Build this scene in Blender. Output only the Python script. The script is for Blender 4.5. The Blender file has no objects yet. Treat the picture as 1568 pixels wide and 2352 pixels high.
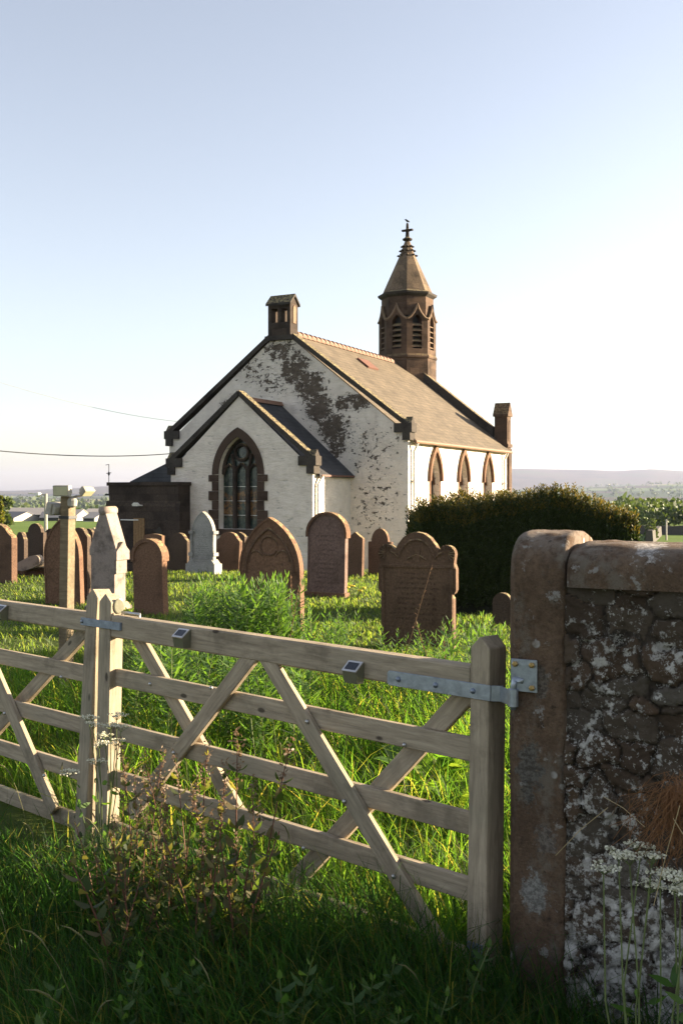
import bpy, bmesh, math, random
import numpy as np
from mathutils import Vector, Matrix, Euler
random.seed(7); rng = np.random.default_rng(7)
R = math.radians
SC = bpy.context.scene
COL = SC.collection

# ------------------------------------------------------------------ camera, sky, sun, exposure
F, CX, HY, EYE = 2300.0, 784.0, 1130.0, 1.7      # focal length and horizon in units of a 1568 x 2352 frame
cam = bpy.data.cameras.new("camera"); camo = bpy.data.objects.new("camera", cam); COL.objects.link(camo)
camo.location = (0, 0, EYE); camo.rotation_euler = (R(90), 0, 0)
cam.sensor_fit = 'VERTICAL'; cam.sensor_height = 36; cam.lens = 36*F/2352
cam.shift_y = (HY-1176)/2352
cam.clip_start = 0.05; cam.clip_end = 40000
SC.camera = camo

SUN_AZ, SUN_EL = R(76), R(12.5)                     # azimuth clockwise from the view direction
W = bpy.data.worlds.new("World"); SC.world = W; W.use_nodes = True
wn = W.node_tree; bg = wn.nodes['Background']
sky = wn.nodes.new('ShaderNodeTexSky'); sky.sky_type = 'NISHITA'; sky.sun_disc = False
sky.sun_elevation = SUN_EL; sky.sun_rotation = SUN_AZ
sky.air_density = 1.0; sky.dust_density = 0.8; sky.ozone_density = 2.0; sky.altitude = 0
hs = wn.nodes.new('ShaderNodeHueSaturation'); hs.inputs['Saturation'].default_value = .58
tint = wn.nodes.new('ShaderNodeMix'); tint.data_type = 'RGBA'; tint.blend_type = 'MULTIPLY'; tint.inputs[0].default_value = 1
tint.inputs[7].default_value = (1.045, .985, .96, 1)                            # the photograph's slightly rosy white balance
wn.links.new(sky.outputs[0], hs.inputs['Color']); wn.links.new(hs.outputs[0], tint.inputs[6]); wn.links.new(tint.outputs[2], bg.inputs[0]); bg.inputs[1].default_value = 0.062
sl = bpy.data.lights.new("sun", 'SUN'); slo = bpy.data.objects.new("sun", sl); COL.objects.link(slo)
sl.energy = 5.0; sl.angle = R(0.5); sl.color = (1.0, 0.82, 0.58)
sd = Vector((math.sin(SUN_AZ)*math.cos(SUN_EL), math.cos(SUN_AZ)*math.cos(SUN_EL), math.sin(SUN_EL)))
slo.rotation_euler = Vector((0, 0, 1)).rotation_difference(sd).to_euler()
slo.location = (30, 10, 30)
SC.view_settings.view_transform = 'Standard'; SC.view_settings.look = 'None'
SC.view_settings.exposure = 2.38; SC.view_settings.gamma = 1
SC.render.engine = 'CYCLES'
SC.cycles.use_denoising = True
SC.cycles.max_bounces = 6; SC.cycles.transparent_max_bounces = 12; SC.cycles.volume_bounces = 0

# ------------------------------------------------------------------ helpers
def tag(o, label=None, cat=None, group=None, kind=None):
    if label: o['label'] = label
    if cat: o['category'] = cat
    if group: o['group'] = group
    if kind: o['kind'] = kind
    return o
def empty(name, loc=(0, 0, 0), rz=0.0):
    o = bpy.data.objects.new(name, None); COL.objects.link(o)
    o.location = loc; o.rotation_euler = (0, 0, rz); o.empty_display_size = 0.1
    return o
def mk(name, v, f, m, parent=None, smooth=False, loc=None):
    me = bpy.data.meshes.new(name)
    if isinstance(v, np.ndarray): v = v.tolist()
    me.from_pydata(v, [], f); me.update()
    if m: me.materials.append(m)
    if smooth: me.polygons.foreach_set('use_smooth', [True]*len(me.polygons))
    o = bpy.data.objects.new(name, me); COL.objects.link(o)
    if parent: o.parent = parent
    if loc is not None: o.location = loc
    return o
def mk_np(name, v, quads, m, parent=None, smooth=False, attrs=None, tris=False):
    """fast mesh from numpy arrays: v (n,3), quads (k,4) or (k,3)"""
    k, w = quads.shape
    me = bpy.data.meshes.new(name)
    me.vertices.add(len(v)); me.vertices.foreach_set('co', np.ascontiguousarray(v, np.float32).ravel())
    me.loops.add(k*w); me.loops.foreach_set('vertex_index', quads.astype(np.int32).ravel())
    me.polygons.add(k); me.polygons.foreach_set('loop_start', np.arange(k, dtype=np.int32)*w)
    me.polygons.foreach_set('loop_total', np.full(k, w, np.int32))
    if smooth: me.polygons.foreach_set('use_smooth', np.ones(k, bool))
    for an, av in (attrs or {}).items():
        a = me.attributes.new(an, 'FLOAT', 'POINT'); a.data.foreach_set('value', av.astype(np.float32))
    me.update(calc_edges=True); me.validate()
    if m: me.materials.append(m)
    o = bpy.data.objects.new(name, me); COL.objects.link(o)
    if parent: o.parent = parent
    return o
class MB:
    def __init__(s): s.v = []; s.f = []
    def add(s, v, f):
        b = len(s.v); s.v += [tuple(p) for p in v]; s.f += [tuple(i+b for i in q) for q in f]; return s
    def box(s, x0, x1, y0, y1, z0, z1):
        return s.add([(x0,y0,z0),(x1,y0,z0),(x1,y1,z0),(x0,y1,z0),(x0,y0,z1),(x1,y0,z1),(x1,y1,z1),(x0,y1,z1)],
                     [(0,3,2,1),(4,5,6,7),(0,1,5,4),(1,2,6,5),(2,3,7,6),(3,0,4,7)])
    def prism(s, poly, o, ea, eb, d):
        """polygon (a,b) in the plane o + a*ea + b*eb, swept by the vector d"""
        o, ea, eb, d = map(Vector, (o, ea, eb, d)); n = len(poly)
        p = [o+ea*a+eb*b for a, b in poly]; q = [x+d for x in p]
        f = [tuple(range(n)), tuple(range(2*n-1, n-1, -1))]
        f += [(i, i+n, (i+1) % n+n, (i+1) % n) for i in range(n)]
        return s.add(p+q, f)
    def tube(s, path, r, n=8, closed=False, cap=True):
        P = [Vector(p) for p in path]; m = len(P); rs = r if isinstance(r, (list, tuple)) else [r]*m
        vs = []; up = None
        for i in range(m):
            a = P[(i-1) % m] if (closed or i > 0) else P[i]; b = P[(i+1) % m] if (closed or i < m-1) else P[i]
            t = (b-a).normalized() if (b-a).length > 1e-9 else Vector((0, 0, 1))
            if up is None: up = Vector((0, 0, 1)) if abs(t.z) < .9 else Vector((0, 1, 0))
            x = t.cross(up)
            if x.length < 1e-6: x = t.cross(Vector((1, .3, 0)))
            x.normalize(); y = x.cross(t); up = y
            for k in range(n):
                an = 2*math.pi*k/n; vs.append(P[i]+(x*math.cos(an)+y*math.sin(an))*rs[i])
        fs = []
        for i in range(m if closed else m-1):
            j = (i+1) % m
            for k in range(n):
                l = (k+1) % n; fs.append((i*n+k, i*n+l, j*n+l, j*n+k))
        if cap and not closed:
            fs.append(tuple(range(n-1, -1, -1))); fs.append(tuple((m-1)*n+k for k in range(n)))
        return s.add(vs, fs)
    def lathe(s, prof, n=16, c=(0, 0), rot=0.0):
        vs = []; m = len(prof)
        for r, z in prof:
            for k in range(n):
                a = 2*math.pi*k/n+rot; vs.append((c[0]+r*math.cos(a), c[1]+r*math.sin(a), z))
        fs = [(i*n+k, i*n+(k+1) % n, (i+1)*n+(k+1) % n, (i+1)*n+k) for i in range(m-1) for k in range(n)]
        fs.append(tuple(range(n-1, -1, -1))); fs.append(tuple((m-1)*n+k for k in range(n)))
        return s.add(vs, fs)
    def build(s, name, m, parent=None, smooth=False, loc=None, bevel=0.0):
        o = mk(name, s.v, s.f, m, parent, smooth, loc)
        if bevel:
            bm = bmesh.new(); bm.from_mesh(o.data)
            bmesh.ops.recalc_face_normals(bm, faces=bm.faces)
            es = [e for e in bm.edges if len(e.link_faces) == 2 and e.calc_face_angle(0) > .5]
            bmesh.ops.bevel(bm, geom=es, offset=bevel, segments=1, affect='EDGES', clamp_overlap=True)
            bm.to_mesh(o.data); bm.free()
        return o
def copy_thing(o):
    r = o.copy(); COL.objects.link(r)
    for ch in o.children:
        c = ch.copy(); COL.objects.link(c); c.parent = r; c.matrix_parent_inverse = ch.matrix_parent_inverse
        for g in ch.children:
            d = g.copy(); COL.objects.link(d); d.parent = c
    return r
def px(x, y, d):                                       # the point seen at pixel (x, y), d metres out
    return Vector(((x-CX)/F*d, d, EYE+(HY-y)/F*d))
def arch(cx, hw, spring, apex, n=9):                   # pointed arch, left spring to right spring
    h = apex-spring; rr = (hw*hw+h*h)/(2*hw); a1 = math.asin(min(1, h/rr))
    L = [(cx-hw+rr-rr*math.cos(a1*i/n), spring+rr*math.sin(a1*i/n)) for i in range(n+1)]
    return L+[(2*cx-x, z) for x, z in reversed(L[:-1])]
def wall_open(b, x0, x1, z0, top, ops, fn, depth):
    """wall face between x0..x1, z0..top(x) with arched openings; fn(x,z,d)->point; reveals of depth d"""
    brk = sorted(top)
    def tz(x):
        for (xa, za), (xb, zb) in zip(brk, brk[1:]):
            if xa-1e-9 <= x <= xb+1e-9: return za+(zb-za)*(x-xa)/(xb-xa)
        return brk[-1][1]
    def topline(a, c):
        return [(a, tz(a))]+[p for p in brk if a+1e-6 < p[0] < c-1e-6]+[(c, tz(c))]
    def poly(p): b.add([fn(x, z, 0) for x, z in p], [tuple(range(len(p)))])
    cur = x0
    for cx, hw, sill, spring, apex in ops:
        A = arch(cx, hw, spring, apex)
        poly([(cur, z0), (cx-hw, z0), (cx-hw, sill), (cx-hw, spring)]+list(reversed(topline(cur, cx-hw))))
        poly([(cx-hw, z0), (cx+hw, z0), (cx+hw, sill), (cx-hw, sill)])
        poly(A+list(reversed(topline(cx-hw, cx+hw))))
        loop = [(cx-hw, sill)]+A+[(cx+hw, sill)]
        n = len(loop)
        b.add([fn(x, z, 0) for x, z in loop]+[fn(x, z, depth) for x, z in loop], [(i, i+n, (i+1) % n+n, (i+1) % n) for i in range(n)])
        cur = cx+hw
    poly([(cur, z0), (x1, z0)]+list(reversed(topline(cur, x1))))

# value noise in numpy, for shapes
def vnoise(p, seed=0):
    p = np.asarray(p, float); i = np.floor(p).astype(np.int64); f = p-i; f = f*f*(3-2*f)
    def h(a):
        n = a[..., 0]*374761393+a[..., 1]*668265263+(a[..., 2]*2147483647 if a.shape[-1] > 2 else 0)+seed*974634541
        n = (n ^ (n >> 13))*1274126177; n = n ^ (n >> 16)
        return (n & 0xffff)/65535.0
    D = p.shape[-1]; out = 0
    for c in range(2**D):
        o = np.array([(c >> k) & 1 for k in range(D)]); w = 1
        for k in range(D): w = w*(f[..., k] if o[k] else 1-f[..., k])
        out = out+w*h(i+o)
    return out
def fbm(p, seed=0, n=4):
    p = np.asarray(p, float); a = .5; t = 0
    for k in range(n): t = t+a*vnoise(p*2**k+k*17.3, seed+k); a *= .5
    return t/(1-.5**n)

# ------------------------------------------------------------------ materials
class NT:
    def __init__(s, name, rough=.85, spec=.2):
        s.m = bpy.data.materials.new(name); s.m.use_nodes = True; s.t = s.m.node_tree
        s.b = s.t.nodes['Principled BSDF']; s.out = s.t.nodes['Material Output']
        s.b.inputs['Roughness'].default_value = rough; s.b.inputs['Specular IOR Level'].default_value = spec
        s._co = None
    def n(s, ty, **k):
        nd = s.t.nodes.new(ty)
        for a, v in k.items(): setattr(nd, a, v)
        return nd
    def set(s, sock, v):
        if isinstance(v, bpy.types.NodeSocket): s.t.links.new(v, sock)
        elif isinstance(v, (tuple, list)) and len(v) == 3 and sock.type == 'RGBA': sock.default_value = (*v, 1)
        else: sock.default_value = v
    def co(s, scale=None, kind='Object'):
        if s._co is None: s._co = s.n('ShaderNodeTexCoord')
        o = s._co.outputs[kind]
        if scale is None: return o
        mp = s.n('ShaderNodeVectorMath', operation='MULTIPLY'); s.set(mp.inputs[0], o); mp.inputs[1].default_value = scale
        return mp.outputs[0]
    def noise(s, scale=5, detail=4, rough=.6, stretch=None, vec=None, dist=0.0):
        nd = s.n('ShaderNodeTexNoise'); s.set(nd.inputs['Vector'], vec if vec is not None else s.co(stretch))
        nd.inputs['Scale'].default_value = scale; nd.inputs['Detail'].default_value = detail
        nd.inputs['Roughness'].default_value = rough; nd.inputs['Distortion'].default_value = dist
        return nd.outputs['Fac']
    def vor(s, scale=5, stretch=None, feature='F1', out='Distance', rnd=1.0):
        nd = s.n('ShaderNodeTexVoronoi', feature=feature); s.set(nd.inputs['Vector'], s.co(stretch))
        nd.inputs['Scale'].default_value = scale; nd.inputs['Randomness'].default_value = rnd
        return nd.outputs[out]
    def ramp(s, fac, stops, interp='LINEAR'):
        nd = s.n('ShaderNodeValToRGB'); nd.color_ramp.interpolation = interp; e = nd.color_ramp.elements
        while len(e) < len(stops): e.new(.5)
        for el, (p, c) in zip(e, stops): el.position = p; el.color = (*c, 1) if len(c) == 3 else c
        s.set(nd.inputs[0], fac); return nd.outputs[0]
    def step(s, fac, a, b, lo=0.0, hi=1.0):
        nd = s.n('ShaderNodeMapRange'); nd.interpolation_type = 'SMOOTHSTEP'; s.set(nd.inputs[0], fac)
        for i, v in enumerate((a, b, lo, hi)): nd.inputs[i+1].default_value = v
        return nd.outputs[0]
    def math(s, op, a, b=0.0, clamp=False):
        nd = s.n('ShaderNodeMath', operation=op, use_clamp=clamp); s.set(nd.inputs[0], a); s.set(nd.inputs[1], b); return nd.outputs[0]
    def mix(s, fac, a, b, mode='MIX'):
        nd = s.n('ShaderNodeMix', data_type='RGBA', blend_type=mode)
        s.set(nd.inputs[0], fac); s.set(nd.inputs[6], a); s.set(nd.inputs[7], b); return nd.outputs[2]
    def sep(s, v):
        nd = s.n('ShaderNodeSeparateXYZ'); s.set(nd.inputs[0], v); return nd.outputs
    def attr(s, name): return s.n('ShaderNodeAttribute', attribute_name=name).outputs['Fac']
    def geo(s, out): return s.n('ShaderNodeNewGeometry').outputs[out]
    def bump(s, h, strength=.4, dist=.02):
        nd = s.n('ShaderNodeBump'); nd.inputs['Strength'].default_value = strength; nd.inputs['Distance'].default_value = dist
        s.set(nd.inputs['Height'], h); s.set(s.b.inputs['Normal'], nd.outputs[0])
    def col(s, c): s.set(s.b.inputs['Base Color'], c); return s.m
    def leaf(s, c, trans=.45, tcol=None, rough=.5):
        """thin leaf: surface colour plus light let through"""
        s.set(s.b.inputs['Base Color'], c); s.b.inputs['Roughness'].default_value = rough
        tr = s.n('ShaderNodeBsdfTranslucent'); s.set(tr.inputs[0], tcol if tcol is not None else c)
        mx = s.n('ShaderNodeMixShader'); mx.inputs[0].default_value = trans
        s.t.links.new(s.b.outputs[0], mx.inputs[1]); s.t.links.new(tr.outputs[0], mx.inputs[2])
        s.t.links.new(mx.outputs[0], s.out.inputs[0]); return s.m

def sandstone(name, dark, light, lich=(.32, .31, .27), lich_amt=.62, scale=1.0, coursed=False, rows=None):
    t = NT(name, .9, .15)
    a = t.noise(3*scale, 6, .65); b = t.noise(38*scale, 3, .7)
    c = t.ramp(a, [(.28, dark), (.72, light)])
    c = t.mix(t.step(b, .3, .75), c, tuple(x*.55 for x in dark), 'MIX') if False else t.mix(.5, c, t.ramp(b, [(.3, tuple(x*.6 for x in dark)), (.75, tuple(min(1, x*1.35) for x in light))]))
    lm = t.step(t.noise(9*scale, 8, .72), lich_amt, lich_amt+.09)
    soot = t.noise(1.5*scale, 5, .65); c = t.mix(t.step(soot, .46, .68, 0, .72), c, tuple(x*.38 for x in dark))
    c = t.mix(lm, c, lich)
    up = t.math('MULTIPLY', t.step(t.sep(t.geo('Normal'))[2], .25, .75), t.step(t.noise(14*scale, 6, .7), .44, .58, 0, .75)); c = t.mix(up, c, (.34, .27, .13))   # lichen on upward faces
    h = t.math('ADD', t.math('MULTIPLY', b, .6), a)
    if coursed:
        br = t.n('ShaderNodeTexBrick'); x = t.sep(t.co()); cb = t.n('ShaderNodeCombineXYZ')
        t.set(cb.inputs[0], t.math('ADD', x[0], x[1])); t.set(cb.inputs[1], x[2]); t.set(br.inputs['Vector'], cb.outputs[0])
        br.inputs['Scale'].default_value = 1; br.inputs['Brick Width'].default_value = .55; br.inputs['Row Height'].default_value = .27
        br.inputs['Mortar Size'].default_value = .012; br.inputs['Mortar Smooth'].default_value = .3
        br.inputs['Color1'].default_value = (.75, .75, .75, 1); br.inputs['Color2'].default_value = (1.25, 1.2, 1.15, 1); br.inputs['Mortar'].default_value = (.9, .85, .8, 1)
        c = t.mix(1.0, c, br.outputs['Color'], 'MULTIPLY')
        h = t.math('SUBTRACT', h, t.math('MULTIPLY', br.outputs['Fac'], .8))
    if rows:                                             # worn, unreadable cut lettering in rows
        x = t.sep(t.co()); z0, z1, pitch, hw = rows
        rowpos = t.math('FRACT', t.math('DIVIDE', t.math('SUBTRACT', x[2], z0), pitch))
        band = t.math('MULTIPLY', t.step(rowpos, .25, .32), t.step(rowpos, .75, .68))
        rid = t.math('FLOOR', t.math('DIVIDE', t.math('SUBTRACT', x[2], z0), pitch))
        cb = t.n('ShaderNodeCombineXYZ'); t.set(cb.inputs[0], t.math('MULTIPLY', x[0], 75)); t.set(cb.inputs[1], t.math('MULTIPLY', x[2], 28)); t.set(cb.inputs[2], t.math('MULTIPLY', rid, 7.7))
        nz = t.n('ShaderNodeTexNoise'); t.set(nz.inputs['Vector'], cb.outputs[0]); nz.inputs['Scale'].default_value = 1; nz.inputs['Detail'].default_value = 1
        cb2 = t.n('ShaderNodeCombineXYZ'); t.set(cb2.inputs[0], t.math('MULTIPLY', rid, 3.7))
        wn_ = t.n('ShaderNodeTexWhiteNoise'); t.set(wn_.inputs['Vector'], cb2.outputs[0])
        wid = t.math('MULTIPLY', t.math('ADD', t.math('MULTIPLY', wn_.outputs['Value'], .5), .5), hw)
        ins = t.math('LESS_THAN', t.math('ABSOLUTE', x[0]), wid)
        inz = t.math('MULTIPLY', t.math('GREATER_THAN', x[2], z0), t.math('LESS_THAN', x[2], z1))
        msk = t.math('MULTIPLY', t.math('MULTIPLY', t.math('MULTIPLY', band, ins), inz), t.step(nz.outputs['Fac'], .46, .56))
        c = t.mix(t.math('MULTIPLY', msk, .45), c, tuple(x*.4 for x in dark))
        h = t.math('SUBTRACT', h, t.math('MULTIPLY', msk, .5))
    t.bump(h, .55, .02)
    return t.col(c)

M = {}
M['sand'] = sandstone('brown_sandstone', (.12, .08, .055), (.25, .17, .115), lich_amt=.66)
M['sand_c'] = sandstone('coursed_sandstone', (.055, .036, .026), (.125, .083, .058), lich_amt=.68, coursed=True)
M['sand_dk'] = sandstone('sooty_sandstone', (.026, .021, .018), (.075, .056, .044), lich=(.16, .145, .125), lich_amt=.64, coursed=True)
M['skew'] = sandstone('weathered_coping', (.032, .029, .026), (.085, .070, .058), lich=(.30, .28, .24), lich_amt=.63)
M['spire'] = sandstone('spire_stone', (.08, .058, .043), (.185, .135, .097), lich=(.45, .40, .33), lich_amt=.62, coursed=True)
M['surround'] = sandstone('dark_window_surround', (.040, .026, .019), (.10, .066, .048), lich_amt=.72)
M['red1'] = sandstone('red_sandstone', (.085, .048, .031), (.225, .128, .080), lich_amt=.70)
M['red2'] = sandstone('dark_red_sandstone', (.062, .037, .025), (.165, .097, .064), lich_amt=.68)
M['red_txt'] = sandstone('red_sandstone_lettered', (.070, .043, .029), (.17, .104, .068), lich_amt=.66, rows=(.45, 1.05, .062, .36))
M['purple'] = sandstone('purple_sandstone', (.10, .066, .055), (.22, .15, .125), lich=(.42, .38, .34), lich_amt=.66, rows=(.25, 1.25, .085, .28))
M['dkstone'] = sandstone('blackened_stone', (.035, .027, .022), (.10, .070, .052), lich_amt=.7)
M['granite'] = sandstone('pink_granite', (.24, .19, .165), (.34, .275, .235), lich_amt=.8, scale=3)
M['marble'] = sandstone('white_marble', (.21, .205, .195), (.38, .365, .345), lich=(.2, .2, .18), lich_amt=.66, scale=1.4, rows=(.35, 1.0, .05, .2))

def whitewash(flake):
    t = NT('whitewashed_rubble' if flake else 'whitewash', .9, .1)
    n1 = t.noise(1.0, 6, .72, (2.6, 2.6, 10)); n2 = t.noise(2.0, 7, .7)
    white = t.ramp(n2, [(.25, (.62, .535, .46)), (.6, (.83, .735, .64))])
    joint = t.step(n1, .40, .30)
    brown = t.ramp(t.noise(6, 6, .7), [(.3, (.062, .049, .038)), (.7, (.185, .145, .112))])
    msk = None
    def blob(x, z, rx, rz, w=1.0):
        nonlocal msk
        s_ = t.n('ShaderNodeVectorMath', operation='SUBTRACT'); t.set(s_.inputs[0], t.co()); s_.inputs[1].default_value = (x, 0, z)
        m_ = t.n('ShaderNodeVectorMath', operation='MULTIPLY'); t.set(m_.inputs[0], s_.outputs[0]); m_.inputs[1].default_value = (1/rx, 0, 1/rz)
        l_ = t.n('ShaderNodeVectorMath', operation='LENGTH'); t.set(l_.inputs[0], m_.outputs[0])
        v = t.step(l_.outputs[1], 1.55, .05, 0, w)
        msk = v if msk is None else t.math('MAXIMUM', msk, v)
    fine = t.noise(4.2, 9, .68, (1, 1, 1.5)); speck = t.noise(13, 5, .7, (1, 1, 1.8))
    if flake:
        for a in ((4.5, 7.2, 1.0, .8, .82), (5.0, 6.5, .8, .8, 1.0), (5.55, 5.9, .85, .75, 1.0), (5.9, 5.2, .75, .7, 1.05), (6.4, 4.55, .8, .65, 1.05),
                  (6.5, 4.0, .5, .6, .95), (7.3, 5.35, .75, .40, .95), (6.8, 5.3, .5, .4, .95), (3.4, 6.5, 1.1, .8, .62), (2.6, 5.4, .75, .45, .86), (4.2, 6.1, .9, .8, .66),
                  (7.6, 3.9, 1.6, 1.3, .56), (7.9, 2.2, 1.4, 2.4, .52), (8.3, 4.0, 1.0, 1.0, .48)): blob(*a)
        f = t.math('ADD', t.math('MULTIPLY', msk, .55), t.math('ADD', t.math('MULTIPLY', t.math('SUBTRACT', fine, .5), 1.5), t.math('MULTIPLY', t.math('SUBTRACT', speck, .5), .6)))
        fl = t.step(f, .36, .41)
        grey = t.math('MULTIPLY', t.step(msk, .3, .75), t.step(speck, .40, .62))
        white = t.mix(t.math('MULTIPLY', grey, .55), white, (.33, .30, .265))
        white = t.mix(t.math('MULTIPLY', joint, t.math('ADD', .48, t.math('MULTIPLY', msk, .5))), white, (.25, .22, .185))
    else:
        white = t.mix(t.math('MULTIPLY', joint, .95), white, (.33, .29, .25))
        fl = t.step(t.math('ADD', t.math('MULTIPLY', fine, .7), t.math('MULTIPLY', speck, .35)), .70, .76)
        fl = t.math('MULTIPLY', fl, .55)
    c = t.mix(fl, white, brown)
    h = t.math('ADD', t.math('MULTIPLY', n1, 1.0), t.math('MULTIPLY', speck, .35)); h = t.math('SUBTRACT', h, t.math('MULTIPLY', fl, .35))
    t.bump(h, 1.0, .08)
    return t.col(c)
M['white_f'] = whitewash(True); M['white'] = whitewash(False)

def slate(name, c0, c1, lich, lamt, w=.3, h=.2):
    t = NT(name, .75, .3)
    br = t.n('ShaderNodeTexBrick'); x = t.sep(t.co()); cb = t.n('ShaderNodeCombineXYZ')
    t.set(cb.inputs[0], x[1]); t.set(cb.inputs[1], x[2]); t.set(br.inputs['Vector'], cb.outputs[0])
    for k, v in (('Scale', 1), ('Brick Width', w), ('Row Height', h*.62), ('Mortar Size', .008), ('Mortar Smooth', .2)): br.inputs[k].default_value = v
    br.inputs['Color1'].default_value = (.85, .85, .85, 1); br.inputs['Color2'].default_value = (1.12, 1.12, 1.12, 1); br.inputs['Mortar'].default_value = (.6, .6, .6, 1)
    c = t.ramp(t.noise(1.6, 7, .7), [(.3, c0), (.7, c1)])
    c = t.mix(1, c, br.outputs['Color'], 'MULTIPLY')
    c = t.mix(t.step(t.noise(7, 8, .75, (1, 2.2, 1)), lamt, lamt+.1), c, lich)
    rowp = t.math('FRACT', t.math('DIVIDE', x[2], h*.62))
    t.bump(t.math('ADD', t.math('MULTIPLY', rowp, -.6), t.math('MULTIPLY', br.outputs['Fac'], -.5)), .5, .03)
    return t.col(c)
M['slate'] = slate('lichened_slate', (.075, .058, .038), (.145, .112, .075), (.30, .255, .19), .60)
M['slate_dk'] = slate('dark_blue_slate', (.032, .032, .035), (.064, .064, .068), (.12, .12, .11), .74, .28, .2)
def plain(name, c, rough=.7, spec=.3, metal=0.0, vary=.25, scale=12):
    t = NT(name, rough, spec); t.b.inputs['Metallic'].default_value = metal
    n = t.noise(scale, 5, .65)
    t.bump(n, .15, .01)
    return t.col(t.ramp(n, [(.3, tuple(x*(1-vary) for x in c)), (.7, tuple(min(1, x*(1+vary)) for x in c))]))
M['tile'] = plain('red_ridge_tile', (.19, .105, .07)); M['paint_w'] = plain('white_painted_iron', (.66, .62, .55), .5)
M['galv'] = plain('galvanised_steel', (.30, .33, .37), .42, .5, .75, .22, 30)
M['galv_dk'] = plain('dull_galvanised_steel', (.22, .25, .30), .5, .5, .6, .25, 30)
M['bolt'] = plain('zinc_bolt', (.45, .44, .42), .35, .5, .8); M['brass'] = plain('yellow_passivated_bolt', (.40, .27, .10), .4, .5, .7)
M['alu'] = plain('brushed_steel', (.60, .58, .55), .32, .5, .8, .1); M['gutter'] = plain('brown_gutter', (.16, .09, .05), .6); M['cell'] = plain('solar_cell', (.018, .022, .030), .2, .5, 0, .2)
M['lens'] = plain('yellowed_plastic_lens', (.13, .125, .08), .35, .5, 0, .1); M['black'] = plain('black_plastic', (.022, .022, .022), .5)
M['lamp_grey'] = plain('grey_floodlight_body', (.30, .28, .24), .6); M['lamp_glass'] = plain('yellowed_lamp_glass', (.42, .40, .26), .3, .5, 0, .1)
M['lead'] = plain('lead_flashing', (.20, .20, .21), .6); M['door'] = plain('weathered_oak_door', (.22, .13, .06), .7, .2, 0, .35, 18)
M['iron'] = plain('dark_iron', (.03, .03, .032), .5); M['wire'] = plain('wire', (.02, .02, .02), .6); M['wire_pale'] = plain('pale_wire', (.16, .16, .16), .6)
M['rust'] = plain('rusty_red_iron', (.14, .065, .045), .7)
def glass_stained():
    t = NT('stained_glass', .22, .5)
    v = t.n('ShaderNodeTexVoronoi'); t.set(v.inputs['Vector'], t.co((1, 0, 1))); v.inputs['Scale'].default_value = 13
    e = t.n('ShaderNodeTexVoronoi', feature='DISTANCE_TO_EDGE'); t.set(e.inputs['Vector'], t.co((1, 0, 1))); e.inputs['Scale'].default_value = 13
    x = t.sep(v.outputs['Color'])
    warm = t.ramp(x[0], [(0, (.025, .03, .028)), (.35, (.13, .07, .026)), (.7, (.21, .105, .04)), (1, (.05, .028, .03))])
    cool = t.ramp(x[1], [(0, (.012, .022, .022)), (.5, (.03, .05, .042)), (1, (.06, .075, .055))])
    z = t.sep(t.co())[2]
    band = t.math('MULTIPLY', t.step(z, 1.62, 1.80), t.step(z, 2.65, 2.45))
    c = t.mix(t.math('MULTIPLY', band, t.step(t.noise(3, 3, .6), .36, .5)), cool, warm)
    c = t.mix(t.step(e.outputs['Distance'], .035, .012), c, (.015, .015, .015))
    t.bump(x[2], .2, .01)
    return t.col(c)
M['stained'] = glass_stained()
M['pane'] = plain('dark_leaded_glass', (.014, .009, .007), .3, .4, 0, .35, 30)
def wood(name, c0, c1, knots=True):
    t = NT(name, .8, .15)
    oi = t.n('ShaderNodeObjectInfo'); ad = t.n('ShaderNodeVectorMath', operation='ADD'); t.set(ad.inputs[0], t.co()); t.set(ad.inputs[1], oi.outputs['Location'])
    sc = t.n('ShaderNodeVectorMath', operation='MULTIPLY'); t.set(sc.inputs[0], ad.outputs[0]); sc.inputs[1].default_value = (1.3, 14, 14)
    g = t.noise(3, 8, .7, vec=sc.outputs[0], dist=.5)
    sc2 = t.n('ShaderNodeVectorMath', operation='MULTIPLY'); t.set(sc2.inputs[0], ad.outputs[0]); sc2.inputs[1].default_value = (2.2, 70, 70)
    g2 = t.noise(2, 4, .7, vec=sc2.outputs[0])
    c = t.ramp(g, [(.3, c0), (.52, tuple((a+b)/2 for a, b in zip(c0, c1))), (.72, c1)])
    c = t.mix(t.step(g2, .62, .74, 0, .65), c, tuple(x*.35 for x in c0))
    blot = t.noise(3.1, 7, .68, vec=ad.outputs[0]); c = t.mix(t.step(blot, .50, .68, 0, .6), c, tuple(x*.6 for x in c0))
    if knots:
        sk = t.n('ShaderNodeVectorMath', operation='MULTIPLY'); t.set(sk.inputs[0], ad.outputs[0]); sk.inputs[1].default_value = (4.2, 9, 9)
        v = t.n('ShaderNodeTexVoronoi'); t.set(v.inputs['Vector'], sk.outputs[0]); v.inputs['Scale'].default_value = 1
        c = t.mix(t.math('MULTIPLY', t.step(v.outputs['Distance'], .13, .07, 0, .85), t.step(t.sep(v.outputs['Color'])[0], .6, .62)), c, (.04, .028, .02))
        c = t.mix(t.step(t.noise(1.1, 4, .6, vec=ad.outputs[0]), .5, .7, 0, .35), c, (.16, .165, .12))
    t.bump(t.math('ADD', g, t.math('MULTIPLY', g2, -.6)), .4, .006)
    return t.col(c)
M['wood'] = wood('weathered_gate_timber', (.21, .167, .117), (.47, .385, .275))
M['wood_post'] = wood('weathered_post_timber', (.13, .10, .062), (.26, .205, .13), False)
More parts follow.
